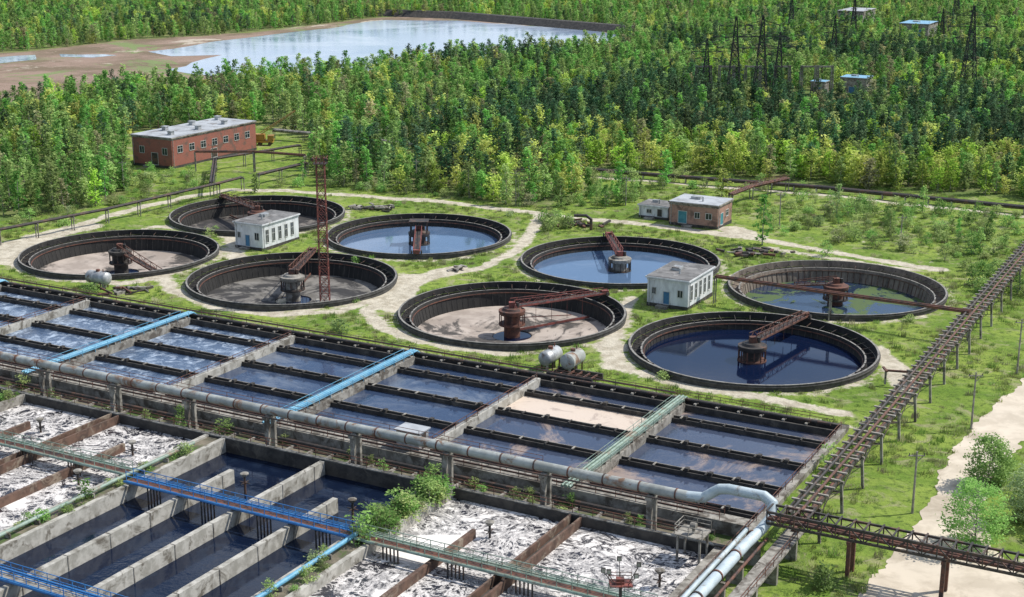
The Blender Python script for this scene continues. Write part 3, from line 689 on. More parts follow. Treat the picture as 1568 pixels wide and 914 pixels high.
# ------------------------------------------------------------------ buildings
def building(name, u, v, w, l, h, wm, rm, e1=[], e2=[], over=.3, doorm='bluedoor', plinth='conc_dk', vents=0, annex=None):
    a0, b0 = toloc(*site(u, v)); X, Y, _ = L(a0-w/2, b0-l/2); e = empty(name, (X, Y, 0))
    b = B(); b.box(a0-w, a0, b0-l, b0, .5, h, 0); b.obj('walls', [wm], xf=L, parent=e)
    b = B(); b.box(a0-w-.06, a0+.06, b0-l-.06, b0+.06, -.4, .5, 0); b.obj('plinth', [plinth], xf=L, parent=e)
    b = B(); b.box(a0-w-over, a0+over, b0-l-over, b0+over, h, h+.25, 0)
    b.box(a0-w-over+.15, a0+over-.15, b0-l-over+.15, b0+over-.15, h+.25, h+.34, 1); b.obj('roof', [wm if 'plaster' in wm else 'conc', rm], xf=L, parent=e)
    b = B()
    def opening(face, p0, p1, z0, z1, kind):
        gm = 1 if kind == 'win' else 2
        if face == 'e1':
            y0, y1 = b0-p1, b0-p0
            b.box(a0-.05, a0+.02, y0+.08, y1-.08, z0+.08, z1-.08, gm)
            b.box(a0-.05, a0+.07, y0, y0+.09, z0, z1, 0); b.box(a0-.05, a0+.07, y1-.09, y1, z0, z1, 0)
            b.box(a0-.05, a0+.068, y0+.09, y1-.09, z1-.09, z1, 0); b.box(a0-.05, a0+.12, y0+.09, y1-.09, z0-.03, z0+.08, 0)
            if kind == 'win': b.box(a0+.02, a0+.05, (y0+y1)/2-.04, (y0+y1)/2+.04, z0+.08, z1-.09, 0); b.box(a0+.02, a0+.048, y0+.09, y1-.09, z0+(z1-z0)*.6, z0+(z1-z0)*.6+.07, 0)
        else:
            x0, x1 = a0-p1, a0-p0
            b.box(x0+.08, x1-.08, b0-.05, b0+.02, z0+.08, z1-.08, gm)
            b.box(x0, x0+.09, b0-.05, b0+.07, z0, z1, 0); b.box(x1-.09, x1, b0-.05, b0+.07, z0, z1, 0)
            b.box(x0+.09, x1-.09, b0-.05, b0+.068, z1-.09, z1, 0); b.box(x0+.09, x1-.09, b0-.05, b0+.12, z0-.03, z0+.08, 0)
            if kind == 'win': b.box((x0+x1)/2-.04, (x0+x1)/2+.04, b0+.02, b0+.05, z0+.08, z1-.09, 0)
    for o in e1: opening('e1', *o)
    for o in e2: opening('e2', *o)
    b.obj('windows_and_doors', ['frame', 'glass', doorm], xf=L, parent=e)
    b = B(); rr = random.Random(len(name)+int(u))
    for i in range(vents):
        x = a0-w*(.25+.5*(i % 2)); y = b0-l*(i+.7)/(vents+.4)
        b.box(x-.6, x+.6, y-.6, y+.6, h+.34, h+1.3, 0); b.box(x-.8, x+.8, y-.8, y+.8, h+1.3, h+1.42, 0)
    if vents == 0: b.cyl((a0-w*.4, b0-l*.3, h+.3), (a0-w*.4, b0-l*.3, h+1.3), .18, 0, 8); b.box(a0-w*.7, a0-w*.5, b0-l*.6, b0-l*.45, h+.34, h+.9, 0)
    b.obj('roof_vents', ['silver'], xf=L, parent=e)
    b = B(); b.box(a0-w-.1, a0+.1, b0-l-.1, b0+.1, h-.35, h-.12, 0); b.obj('cornice', [wm if wm == 'plaster' else 'conc'], xf=L, parent=e)
    b = B()
    b.cyl((a0+.12, b0-.4, .1), (a0+.12, b0-.4, h), .06, 0, 6); b.cyl((a0-w+.4, b0+.12, .1), (a0-w+.4, b0+.12, h), .06, 0, 6)
    b.box(a0-w*.6-1, a0-w*.6+1, b0+.07, b0+1.2, -.2, .35, 1); b.obj('drainpipes_and_step', ['silver', 'conc'], xf=L, parent=e)
    return e, a0, b0
pw1 = [(.9+i*1.95, 1.9+i*1.95, 1.3, 3.9, 'win') for i in range(5)]
pw2 = [(.8, 1.9, 1.9, 3.4, 'win'), (3.0, 4.2, .5, 2.8, 'door'), (5.2, 6.0, 2.0, 3.2, 'win')]
building('white_pump_house', 403, 384, 6.6, 11.3, 4.9, 'plaster', 'roof', pw1, pw2)
building('white_pump_house', 1053, 475, 7.2, 11.0, 4.7, 'plaster', 'roof', pw1, [(.9, 1.9, 1.9, 3.2, 'win'), (3.2, 4.4, .5, 2.7, 'door'), (5.6, 6.4, 2.0, 3.2, 'win')])
building('brick_workshop', 1098, 351, 10.5, 8.2, 4.6, 'brick2', 'roof_lt', [(1.6, 3.2, .5, 3.0, 'door'), (4.6, 6.2, 1.8, 3.2, 'win')], [(1.2, 2.6, 1.8, 3.1, 'win'), (3.8, 5.0, 1.8, 3.1, 'win'), (6.6, 8.6, .5, 3.1, 'door')], doorm='teal')
building('workshop_annex', 1022, 337, 6.5, 5.5, 2.6, 'plaster', 'roof', [(1, 2, 1, 2, 'win')], [(1.2, 2.4, .5, 2.2, 'door'), (3.6, 4.8, 1.1, 2, 'win')], doorm='darksteel')
building('brick_boiler_house', 265, 258, 13, 33, 7.4, 'brick', 'roof_lt', [(2+i*4.4, 4.0+i*4.4, 3.6, 5.4, 'win') for i in range(7)]+[(14.5, 17, .5, 2.9, 'door')], [(1.5, 3.2, 3.2, 5, 'win'), (4.6, 6.8, .5, 3.6, 'door'), (9, 10.6, 3.2, 5, 'win')], vents=6, doorm='darksteel')
building('blue_roofed_shed', 1325, 148, 9, 8, 6, 'conc', 'bluepanel', [(2, 4, 1.5, 3, 'win')], [(3, 6, .5, 3.2, 'door')])
building('blue_roofed_shed', 1262, 146, 5, 5, 4.4, 'conc', 'bluepanel', [(1.5, 3, 1.5, 2.6, 'win')], [(1, 3, .5, 2.8, 'door')])
building('factory_shed', 1420, 60, 14, 20, 7, 'conc', 'bluepanel', [(2+i*3, 4+i*3, 3, 5, 'win') for i in range(5)], [(3, 7, .5, 4.5, 'door')])
building('factory_shed', 1320, 38, 14, 26, 7, 'conc', 'roof_lt', [(2+i*4, 4+i*4, 2.5, 4, 'win') for i in range(5)], [(3, 7, .5, 4.2, 'door')])

# ------------------------------------------------------------------ masts, pylons, poles
def lattice(b, base, h, w0, w1, step, m=0, t=.1):
    base = Vector(base); n = max(2, int(h/step)); ring = lambda k: [base+Vector((sx*(w0+(w1-w0)*k/n)/2, sy*(w0+(w1-w0)*k/n)/2, h*k/n)) for sx, sy in ((-1, -1), (1, -1), (1, 1), (-1, 1))]
    for k in range(n):
        r0, r1 = ring(k), ring(k+1)
        for i in range(4):
            j = (i+1) % 4; b.beam(r0[i], r1[i], t*1.4, t*1.4, m); b.beam(r1[i], r1[j], t, t, m)
            b.beam(r0[i], r1[j], t*.8, t*.8, m); b.beam(r0[j], r1[i], t*.8, t*.8, m)
b = B(); base = sp(498, 463, -.2); lattice(b, base, 24.5, 1.5, 1.3, 1.5, 0, .085)
x, y, _ = base; b.box(x-1.1, x+1.1, y-1.1, y+1.1, 23.3, 23.4, 1)
for s_ in ((-1.1, -1.1, 1.1, -1.1), (1.1, -1.1, 1.1, 1.1), (1.1, 1.1, -1.1, 1.1), (-1.1, 1.1, -1.1, -1.1)): rail(b, (x+s_[0], y+s_[1], 23.4), (x+s_[2], y+s_[3], 23.4), 1, 0, 1.0, .06)
for dx in (-1.1, 0, 1.1):
    b.lathe((x+dx, y-1.2, 24.3), (x+dx, y-1.8, 24.1), [(0, .12), (.2, .26), (.4, .3)], 1, 10)
b.box(x-1.6, x+1.6, y-1.6, y+1.6, -.3, .25, 2); b.cyl((x, y, 24), (x, y, 26.5), .05, 1, 6)
b.obj('lattice_floodlight_mast', ['redrust', 'darksteel', 'conc'])

TIPS = {}
def pylon(u, v, h):
    b = B(); base = Vector(sp(u, v)); lattice(b, base, h*.72, h*.17, h*.055, h*.09, 0, .15); lattice(b, base+Vector((0, 0, h*.72)), h*.28, h*.055, h*.015, h*.07, 0, .13)
    tips = []
    for k, w in ((.66, .2), (.78, .26), (.9, .18)):
        for s_ in (-1, 1):
            tip = base+Vector((s_*h*w, 0, h*k)); b.beam(base+Vector((s_*h*.02, 0, h*k)), tip, .2, .2, 0); b.beam(base+Vector((s_*h*.02, 0, h*(k+.045))), tip, .16, .16, 0); b.cyl(tip, tip-Vector((0, 0, h*.05)), .14, 0, 6); tips.append(tip-Vector((0, 0, h*.05)))
    b.obj('electricity_pylon', ['pylonsteel']); TIPS[(u, v)] = tips
for p in ((1122, 165, 29), (1162, 170, 30), (1480, 152, 31), (1190, 150, 22), (1080, 150, 20), (1462, 40, 24), (1305, 68, 22), (1275, 100, 20), (1440, 75, 18), (1210, 60, 22)): pylon(*p)
b = B()
for k1, k2 in (((1162, 170), (1480, 152)), ((1122, 165), (1305, 68)), ((1080, 150), (1210, 60)), ((1480, 152), (1462, 40))):
    for p, q_ in zip(TIPS[k1], TIPS[k2]):
        last = p
        for i in range(1, 13):
            f = i/12; c = p.lerp(q_, f)-Vector((0, 0, 4*4*f*(1-f)*.6)); b.beam(last, c, .05, .05, 0); last = c
b.obj('power_lines', ['pylonsteel'])
# substation gantries
b = B()
for u in (1065, 1100, 1140, 1185, 1225, 1250):
    p = Vector(sp(u, 150)); p2 = Vector(sp(u+22, 150))
    for c in (p, p2): lattice(b, c, 11, .9, .6, 1.8, 0, .12)
    b.beam(p+Vector((0, 0, 10.6)), p2+Vector((0, 0, 10.6)), .5, .5, 0)
b.obj('substation_gantry', ['conc'])

def pole(u, v, h, lamp=False):
    x, y, _ = sp(u, v); b = B(); b.cyl((x, y, -.4), (x, y, h), .15, 0, 8, .1)
    b.beam((x-.9, y, h-.5), (x+.9, y, h-.5), .12, .12, 0)
    for d in (-.8, 0, .8): b.cyl((x+d, y, h-.44), (x+d, y, h-.2), .06, 1, 6)
    b.beam((x, y, h-1.3), (x+.7, y, h-.55), .07, .07, 0)
    if lamp: b.cyl((x, y, h), (x+1.4, y-.2, h+.5), .05, 1, 6); b.box(x+1.2, x+1.9, y-.35, y-.05, h+.42, h+.58, 1)
    b.obj('utility_pole', ['sleeper', 'conc_dk'])
for p in ((790, 314, 7.5, True), (958, 314, 6.5, False), (638, 286, 6.5, False), (1193, 350, 7.5, True), (1378, 380, 6.5, False), (1487, 656, 7.5, False), (1397, 783, 7, False), (1557, 572, 8, False), (327, 262, 7, False), (190, 292, 7, True), (1325, 700, 5, False)): pole(*p)

# floodlight mast in foreground
x, y, _ = sp(948, 1000); b = B(); b.cyl((x, y, -1), (x, y, 6.9), .2, 0, 10, .14)
b.box(x-1.0, x+1.0, y-.7, y+.7, 6.7, 6.8, 1); rail(b, (x-1.0, y-.7, 6.8), (x+1.0, y-.7, 6.8), .7, 1, .7, .05); rail(b, (x-1.0, y+.7, 6.8), (x+1.0, y+.7, 6.8), .7, 1, .7, .05)
b.box(x-.4, x+.3, y-.3, y+.3, 6.8, 7.3, 1)
for dx, dy, dz in ((-1.5, .4, 0), (-.1, .8, .9), (1.6, .5, .5), (-1.1, -.5, .3), (1.3, -.5, -.1)):
    b.beam((x+dx*.5, y+dy*.5, 6.8), (x+dx, y+dy, 7.7+dz), .06, .06, 0); b.box(x+dx-.2, x+dx+.2, y+dy-.14, y+dy+.1, 7.65+dz, 8.05+dz, 2); b.box(x+dx-.15, x+dx+.15, y+dy-.17, y+dy-.14, 7.7+dz, 8.0+dz, 3)
b.obj('floodlight_mast', ['darksteel', 'redrust', 'conc_dk', 'conc_lt'])

# storage vessels
def vessel(u, v, ax, ln, r, wm='silver'):
    x, y, _ = sp(u, v); d = Vector((ax[0], ax[1], 0)).normalized(); s = Vector((-d.y, d.x, 0)); c = Vector((x, y, r+.7)); b = B()
    p = c-d*(ln/2+.5); b.lathe(p, c+d*(ln/2), [(0, .05), (.08, r*.45), (.25, r*.8), (.5, r), (.5+ln*.33, r), (.5+ln*.33, r*1.03), (.6+ln*.33, r*1.03), (.6+ln*.33, r), (.5+ln, r), (.75+ln, r*.8), (.92+ln, r*.45), (1+ln, .05)], 0, 24)
    for k in (-.3, .3):
        b.beam(c+d*(ln*k)-Vector((0, 0, r+.9)), c+d*(ln*k)-Vector((0, 0, r*.75)), r*1.6, .35, 1)
        b.beam(c+d*(ln*k)+s*r*.8-Vector((0, 0, r+.9)), c+d*(ln*k)+s*r*.8-Vector((0, 0, .3)), .2, .2, 2); b.beam(c+d*(ln*k)-s*r*.8-Vector((0, 0, r+.9)), c+d*(ln*k)-s*r*.8-Vector((0, 0, .3)), .2, .2, 2)
    b.cyl(c+Vector((0, 0, r*.9)), c+Vector((0, 0, r+.35)), .35, 2, 12); b.cyl(c+d*1.2+Vector((0, 0, r*.9)), c+d*1.2+Vector((0, 0, r+.5)), .09, 2, 8)
    b.obj('horizontal_storage_vessel', [wm, 'conc', 'rust'], smooth=True)
vessel(152, 440, E1, 4.0, 1.1); vessel(843, 562, (.48, .877), 3.6, 1.05); vessel(877, 568, (.48, .877), 3.6, 1.15, 'mainpipe')
b = B(); c = toloc(*site(845, 582)); b.box(c[0]-1, c[0]+6, c[1]-.6, c[1]-.2, -.2, 1.0, 0); b.box(c[0]-1, c[0]+6, c[1]-4, c[1]-3.7, -.2, .8, 0)
for k in range(6): b.box(c[0]-.8+k*1.2, c[0]-.6+k*1.2, c[1]-3.7, c[1]-.6, .5, .7, 1)
b.obj('vessel_foundation', ['conc_dk', 'rust'], xf=L)

# mobile crane at the boiler house
x, y, _ = sp(402, 222); b = B(); b.box(x-3, x+3, y-1.2, y+1.2, .8, 1.4, 0); b.box(x+1.6, x+3.2, y-1.1, y+1.1, 1.4, 2.8, 0); b.box(x-2, x+.8, y-1, y+1, 1.5, 3.1, 0); b.box(x+3.2, x+3.24, y-.9, y+.9, 1.9, 2.6, 2)
for dx in (-2.2, -.6, 2.2):
    for dy in (-1.25, 1.05): b.cyl((x+dx, y+dy, .5), (x+dx, y+dy+.25, .5), .5, 1, 14)
p0 = Vector((x-.5, y, 2.8)); p1 = Vector((x+9, y+2, 9))
for o in ((0, -.4, 0), (0, .4, 0), (0, -.4, .7), (0, .4, .7)): b.beam(p0+Vector(o), p1+Vector(o)*.4, .16, .16, 0)
for k in range(12):
    f = k/12; g_ = (k+1)/12; b.beam(p0.lerp(p1, f)+Vector((0, -.3, 0)), p0.lerp(p1, g_)+Vector((0, -.3, .5)), .08, .08, 0)
b.cyl(p1, p1-Vector((0, 0, 4)), .04, 1, 6); b.box(p1.x-.2, p1.x+.2, p1.y-.2, p1.y+.2, p1.z-4.5, p1.z-4, 1)
b.obj('mobile_crane', ['yellow', 'darksteel', 'glass'])

# debris
def debris(name, u, v, n, spread, mats, seed):
    rr = random.Random(seed); x, y, _ = sp(u, v); b = B()
    for i in range(n):
        px, py = x+rr.gauss(0, spread), y+rr.gauss(0, spread*.6); ang = rr.uniform(0, 3.1); ln = rr.uniform(.6, 3.4); z = rr.uniform(.1, .7)
        d = Vector((math.cos(ang), math.sin(ang), rr.uniform(-.15, .15))); c = Vector((px, py, z)); b.beam(c-d*ln/2, c+d*ln/2, rr.uniform(.2, .9), rr.uniform(.15, .45), rr.randrange(len(mats)))
    b.obj(name, mats)
debris('scrap_pile', 576, 320, 26, 2.4, ['conc', 'sleeper', 'darksteel', 'conc_dk'], 1)
debris('scrap_pile', 1155, 388, 34, 3.0, ['conc', 'darksteel', 'conc_dk', 'rust'], 2)
debris('scrap_pile', 885, 345, 22, 2.4, ['conc_dk', 'darksteel', 'rust'], 3)
debris('scrap_pile', 700, 412, 8, 1.5, ['sleeper', 'conc'], 4)
debris('scrap_pile', 190, 446, 16, 2.2, ['rust', 'darksteel', 'conc'], 5)
b = B(); p = Vector(sp(905, 352)); pipepath(b, [tuple(p), tuple(p+Vector((0, 0, 2.2))), tuple(p+Vector((-1, 0, 3))), tuple(p+Vector((-3.5, 0, 3.0)))], .3, 0); b.obj('vent_pipe', ['darksteel'])
b = B(); p = Vector(sp(1355, 588)); q_ = Vector(sp(1412, 592)); up = Vector((0, 0, 2.0)); b.cyl(p+up, q_+up, .18, 0, 8); b.beam(p+Vector((0, -.5, 2)), p+Vector((0, 1.5, 2)), .3, .2, 0); b.beam(p, p+up, .25, .25, 1); b.beam(q_, q_+up, .25, .25, 1); b.obj('pipe_stand', ['rust', 'conc'])
# lake dike
P = [Vector(sp(*p)) for p in ((560, 22), (700, 27), (970, 50))]; b = B()
for p, q_ in zip(P[:-1], P[1:]):
    d = (q_-p).normalized(); s = Vector((-d.y, d.x, 0)); vs = []
    for c in (p, q_):
        for o, z in ((-7, -.1), (-2.5, 3.4), (2.5, 3.4), (7, -.1)): vs.append(c+s*o+Vector((0, 0, z)))
    b.add(vs, [(0, 1, 5, 4), (1, 2, 6, 5), (2, 3, 7, 6), (0, 3, 2, 1), (4, 5, 6, 7)], 0)
b.obj('lake_embankment', ['conc_dk'])

# ------------------------------------------------------------------ vegetation
def tree(name, h, cr, cb, ncl, nlf, ls, kind, seed, bark, leaf, loc, col, sig=None):
    rg = np.random.RandomState(seed); b = B(); bend = rg.uniform(-.04, .04, 2)*h
    tp = lambda z: Vector((bend[0]*(z/h)**2, bend[1]*(z/h)**2, z))
    if kind == 'shrub':
        for i in range(5):
            a = rg.uniform(0, 6.28); b.cyl((0, 0, -.1), (math.cos(a)*cr*.6, math.sin(a)*cr*.6, h*.7), .04, 0, 4, .015)
    else:
        zs = [-.2, .12*h, .35*h, .6*h, .8*h, .96*h]; r0 = .012*h+.03
        for z0, z1 in zip(zs[:-1], zs[1:]): b.cyl(tp(max(0, z0)) if z0 >= 0 else (0, 0, -.2), tp(z1), r0*(1-max(z0, 0)/h*.95), 0, 5, r0*(1-z1/h*.95))
    cs = []
    for i in range(ncl):
        f = (i+rg.rand())/ncl; f = f**1.1; z = cb+(h-cb)*f*.98
        if kind == 'birch': prof = cr*(min(1, .35+f*3.2))*(1-f)**.62+.1
        elif kind == 'round': prof = cr*max(.2, math.sin(math.pi*min(.95, f*.75+.2)))**.6
        elif kind == 'pine': prof = cr*(1-f)**.75+.12
        else: prof = cr*math.sqrt(max(.05, 1-f*f*.85))
        a = rg.uniform(0, 6.283); rr_ = prof*(.25+.75*math.sqrt(rg.rand())); c = tp(z)+Vector((rr_*math.cos(a), rr_*math.sin(a), 0)); cs.append(c)
        if kind != 'shrub' and i % 2 == 0: b.cyl(tp(max(.1*h, z-(.5*rr_ if kind != 'pine' else -.1*rr_))), c, .012*h*.35+.01, 0, 3, .008)
    cs = np.array([tuple(c) for c in cs]); s_ = sig if sig else .27*cr
    nl = ncl*nlf; ctr = np.repeat(cs, nlf, 0)+rg.normal(0, 1, (nl, 3))*s_*np.array([1, 1, .65]); ctr[:, 2] = np.maximum(ctr[:, 2], .08)
    u = rg.normal(0, 1, (nl, 3)); u[:, 2] *= .5; u /= np.linalg.norm(u, axis=1)[:, None]; w0 = rg.normal(0, 1, (nl, 3)); w0[:, 2] = np.abs(w0[:, 2])+.8; w = np.cross(u, w0); w /= np.linalg.norm(w, axis=1)[:, None]
    sz = ls*rg.uniform(.55, 1.35, (nl, 1)); V = np.stack([ctr+u*sz, ctr+w*sz*.6, ctr-u*sz, ctr-w*sz*.6], 1).reshape(-1, 3)
    o = len(b.v); nt_ = len(b.f); b.v += V.tolist(); b.f += [(o+4*i, o+4*i+1, o+4*i+2, o+4*i+3) for i in range(nl)]; b.m += [1]*nl
    tint = np.concatenate([np.zeros(nt_), np.clip(np.repeat(rg.uniform(0, 1, ncl), nlf)*.7+rg.uniform(0, .3, nl), 0, 1)])
    me = bpy.data.meshes.new(name); me.from_pydata([tuple(p) for p in b.v], [], b.f); me.materials.append(M[bark]); me.materials.append(M[leaf]); me.polygons.foreach_set('material_index', b.m)
    at = me.attributes.new('tint', 'FLOAT', 'FACE'); at.data.foreach_set('value', tint.astype(np.float32)); me.update()
    ob = bpy.data.objects.new(name, me); ob.location = loc; ob.rotation_euler[2] = rg.uniform(0, 6.28); col.objects.link(ob); return ob
def newcol(n):
    c = bpy.data.collections.new(n); scene.collection.children.link(c); return c
cb1 = newcol('birch_trees'); cy = newcol('willow_trees'); cp = newcol('pine_trees'); cs_ = newcol('shrubs'); cg = newcol('grass_tufts'); cn = newcol('near_trees')
for i, (h, cr, uv) in enumerate(((8.6, 1.7, (1020, 284)), (7.2, 1.5, (950, 294)), (10.0, 1.8, (1167, 374)), (6.2, 1.5, (737, 304)), (9.4, 1.4, (562, 284)), (7.8, 2.0, (520, 276)))):
    tree('birch_tree', h, cr, h*.10, 28, 14, .34, 'birch', 20+i, 'bark', 'birchleaf', sp(*uv), cb1, sig=.36)
for i, (h, cr, uv) in enumerate(((6.4, 1.9, (1105, 304)), (7.6, 1.8, (882, 304)), (5.4, 1.8, (612, 292)))):
    tree('willow_tree', h, cr, h*.08, 28, 14, .33, 'birch' if i == 1 else 'round', 40+i, 'bark', 'yelleaf', sp(*uv), cy, sig=.42)
for i, (h, cr, uv) in enumerate(((9.0, 1.5, (1085, 262)), (8.2, 1.5, (1240, 270)), (10.2, 1.6, (785, 225)))):
    tree('pine_tree', h, cr, h*.18, 30, 14, .31, 'pine', 60+i, 'barkdk', 'pineleaf', sp(*uv), cp, sig=.36)
for i, (h, cr, uv) in enumerate(((2.6, 1.4, (845, 352)), (2.0, 1.2, (865, 348)), (3.0, 1.2, (1265, 392)), (1.5, 1.1, (1440, 352)))):
    tree('shrub', h, cr, .2, 24, 16, .17, 'shrub', 80+i, 'bark', 'shrubleaf', sp(*uv), cs_, sig=.34)
for i, (h, cr, uv) in enumerate(((5.6, 2.7, (1512, 742)), (7.2, 3.4, (1492, 838)), (6.5, 2.6, (1580, 800)))):
    tree('deciduous_tree', h, cr, h*.1, 130, 44, .14, 'round', 90+i, 'bark', 'shrubleaf', sp(*uv), cn, sig=.40)
def tuft(i, loc, nb, h, w):
    rg = np.random.RandomState(200+i); v = []; f = []
    for k in range(nb):
        x, y = rg.normal(0, w, 2); a = rg.uniform(0, 6.28); lx, ly = rg.normal(0, .12, 2); hh = h*rg.uniform(.5, 1.2); o = len(v); t = .05
        v += [(x-t*math.cos(a), y-t*math.sin(a), -.1), (x+t*math.cos(a), y+t*math.sin(a), -.1), (x+lx, y+ly, hh)]; f.append((o, o+1, o+2))
    me = bpy.data.meshes.new('grass_tuft'); me.from_pydata(v, [], f); me.materials.append(M['grassleaf'])
    at = me.attributes.new('tint', 'FLOAT', 'FACE'); at.data.foreach_set('value', rg.uniform(0, 1, len(f)).astype(np.float32)); me.update()
    ob = bpy.data.objects.new('grass_tuft', me); ob.location = loc; cg.objects.link(ob)
for i in range(3): tuft(i, sp(1350+i*12, 640), 40, (.4, .25, .6)[i], (.38, .5, .28)[i])

def scatter(name, pts, col, smin, smax, seed):
    me = bpy.data.meshes.new(name); me.from_pydata([tuple(p) for p in pts], [], []); ob = bpy.data.objects.new(name, me); COL.objects.link(ob)
    ng = bpy.data.node_groups.new(name+'_instances', 'GeometryNodeTree')
    ng.interface.new_socket('Geometry', in_out='INPUT', socket_type='NodeSocketGeometry'); ng.interface.new_socket('Geometry', in_out='OUTPUT', socket_type='NodeSocketGeometry')
    gi = ng.nodes.new('NodeGroupInput'); go = ng.nodes.new('NodeGroupOutput'); ip = ng.nodes.new('GeometryNodeInstanceOnPoints'); ci = ng.nodes.new('GeometryNodeCollectionInfo')
    ci.inputs['Collection'].default_value = col; ci.inputs['Separate Children'].default_value = True; ci.inputs['Reset Children'].default_value = True
    ip.inputs['Pick Instance'].default_value = True
    ri = ng.nodes.new('FunctionNodeRandomValue'); ri.data_type = 'INT'; ri.inputs[4].default_value = 0; ri.inputs[5].default_value = len(col.objects)-1; ri.inputs[8].default_value = seed
    rv = ng.nodes.new('FunctionNodeRandomValue'); rv.data_type = 'FLOAT_VECTOR'; rv.inputs[0].default_value = (-.05, -.05, 0); rv.inputs[1].default_value = (.05, .05, 6.283); rv.inputs[8].default_value = seed+1
    rs = ng.nodes.new('FunctionNodeRandomValue'); rs.data_type = 'FLOAT'; rs.inputs[2].default_value = smin; rs.inputs[3].default_value = smax; rs.inputs[8].default_value = seed+2
    lk = ng.links.new; lk(gi.outputs[0], ip.inputs['Points']); lk(ci.outputs[0], ip.inputs['Instance']); lk(ri.outputs[2], ip.inputs['Instance Index']); lk(rv.outputs[0], ip.inputs['Rotation']); lk(rs.outputs[1], ip.inputs['Scale']); lk(ip.outputs[0], go.inputs[0])
    md = ob.modifiers.new('instances', 'NODES'); md.node_group = ng; return ob
def grid(x0, x1, y0, y1, s, seed):
    rg = np.random.RandomState(seed); X, Y = np.meshgrid(np.arange(x0, x1, s), np.arange(y0, y1, s)); X = X.ravel()+rg.uniform(-.5, .5, X.size)*s; Y = Y.ravel()+rg.uniform(-.5, .5, Y.size)*s; return X, Y
X1, Y1 = grid(-620, 620, 300, 600, 3.8, 5); X2, Y2 = grid(-620, 620, 600, 1150, 4.7, 6)
X = np.concatenate([X1, X2]); Y = np.concatenate([Y1, Y2])
k = (np.abs(X) < .41*Y+30) & inpoly(X, Y, FOREST) & ~inpoly(X, Y, WET)
for (u, v, r_) in ((1325, 148, 12), (1262, 146, 8), (1420, 60, 18), (1320, 36, 20), (400, 215, 12), (300, 225, 10)):
    x, y = site(u, v); k &= np.hypot(X-x, (Y-y)*.6) > r_
k &= segdist(X, Y, spoly([(420, 212), (560, 226), (650, 238)])) > 3
k &= ~inpoly(X, Y, spoly([(1240, 148), (1335, 148), (1335, 166), (1240, 164)]))
k &= ~inpoly(X, Y, spoly([(1060, 142), (1260, 142), (1262, 164), (1060, 164)])) | (RNG.rand(X.size) < .2)
X = X[k]; Y = Y[k]; gap = np.sin(X*.045+1)*np.cos(Y*.038+2)+.6*np.sin(X*.11+Y*.07); k = (gap > -.85) | (RNG.rand(X.size) < .4); X = X[k]; Y = Y[k]
PINE = spoly([(740, 165), (900, 150), (1050, 130), (1250, 140), (1568, 165), (2000, 190), (2000, 260), (1568, 245), (1400, 262), (1200, 250), (1050, 225), (900, 215), (750, 205)])
PINE2 = spoly([(1000, 60), (1568, 85), (2000, 110), (2000, 140), (1568, 125), (1300, 110), (1000, 90)])
YEL = spoly([(640, 225), (850, 205), (1000, 190), (1250, 225), (1568, 225), (2000, 255), (2000, 330), (1568, 306), (900, 298), (640, 296)])
rnd = RNG.rand(X.size); patch = np.sin(X*.06)*np.cos(Y*.05+.5); patch2 = np.sin(X*.037+2)+np.cos(Y*.031+1)
pp = np.where(inpoly(X, Y, PINE), .62, np.where(inpoly(X, Y, PINE2), .45, .05))+np.where(patch2 > 1.2, .3, 0); yp = np.where(inpoly(X, Y, YEL), .5, .10)+np.where(patch > .5, .25, 0)
tp_ = np.where(rnd < pp, 2, np.where(rnd < pp+(1-pp)*yp, 1, 0))
# outlying trees between the forest and the tanks
def scat(poly, s, prob, seed):
    P_ = spoly(poly); xs = [p[0] for p in P_]; ys = [p[1] for p in P_]; a, c = grid(min(xs), max(xs), min(ys), max(ys), s, seed)
    k = inpoly(a, c, P_) & (np.random.RandomState(seed).rand(a.size) < prob)
    for (t_, _, _, _) in TANKS: k &= np.hypot(a-t_[0], c-t_[1]) > 21
    return a[k], c[k]
OUT = [scat([(480, 274), (700, 300), (860, 318), (980, 318), (1000, 300), (905, 292), (800, 308), (640, 288)], 4.5, .5, 21),
       scat([(905, 285), (1000, 292), (990, 322), (900, 318)], 4.5, .4, 22), scat([(1230, 310), (1568, 338), (1750, 350), (1750, 400), (1568, 385), (1300, 365)], 6.5, .22, 23),
       scat([(1430, 385), (1568, 380), (1750, 400), (1750, 440), (1568, 430), (1490, 430)], 5, .3, 24), scat([(330, 296), (470, 262), (480, 280), (400, 296)], 5, .35, 25)]
ox = np.concatenate([o[0] for o in OUT]); oy = np.concatenate([o[1] for o in OUT])
scatter('young_birch_grove', np.stack([ox, oy, np.full(ox.size, -.1)], 1), cb1, .35, .78, 31)
for nm, t_, col, s0, s1 in (('birch_forest', 0, cb1, .55, 1.2), ('willow_forest', 1, cy, .7, 1.3), ('pine_forest', 2, cp, .7, 1.15)):
    q_ = tp_ == t_; scatter(nm, np.stack([X[q_], Y[q_], np.full(q_.sum(), -.1)], 1), col, s0, s1, 10+t_)
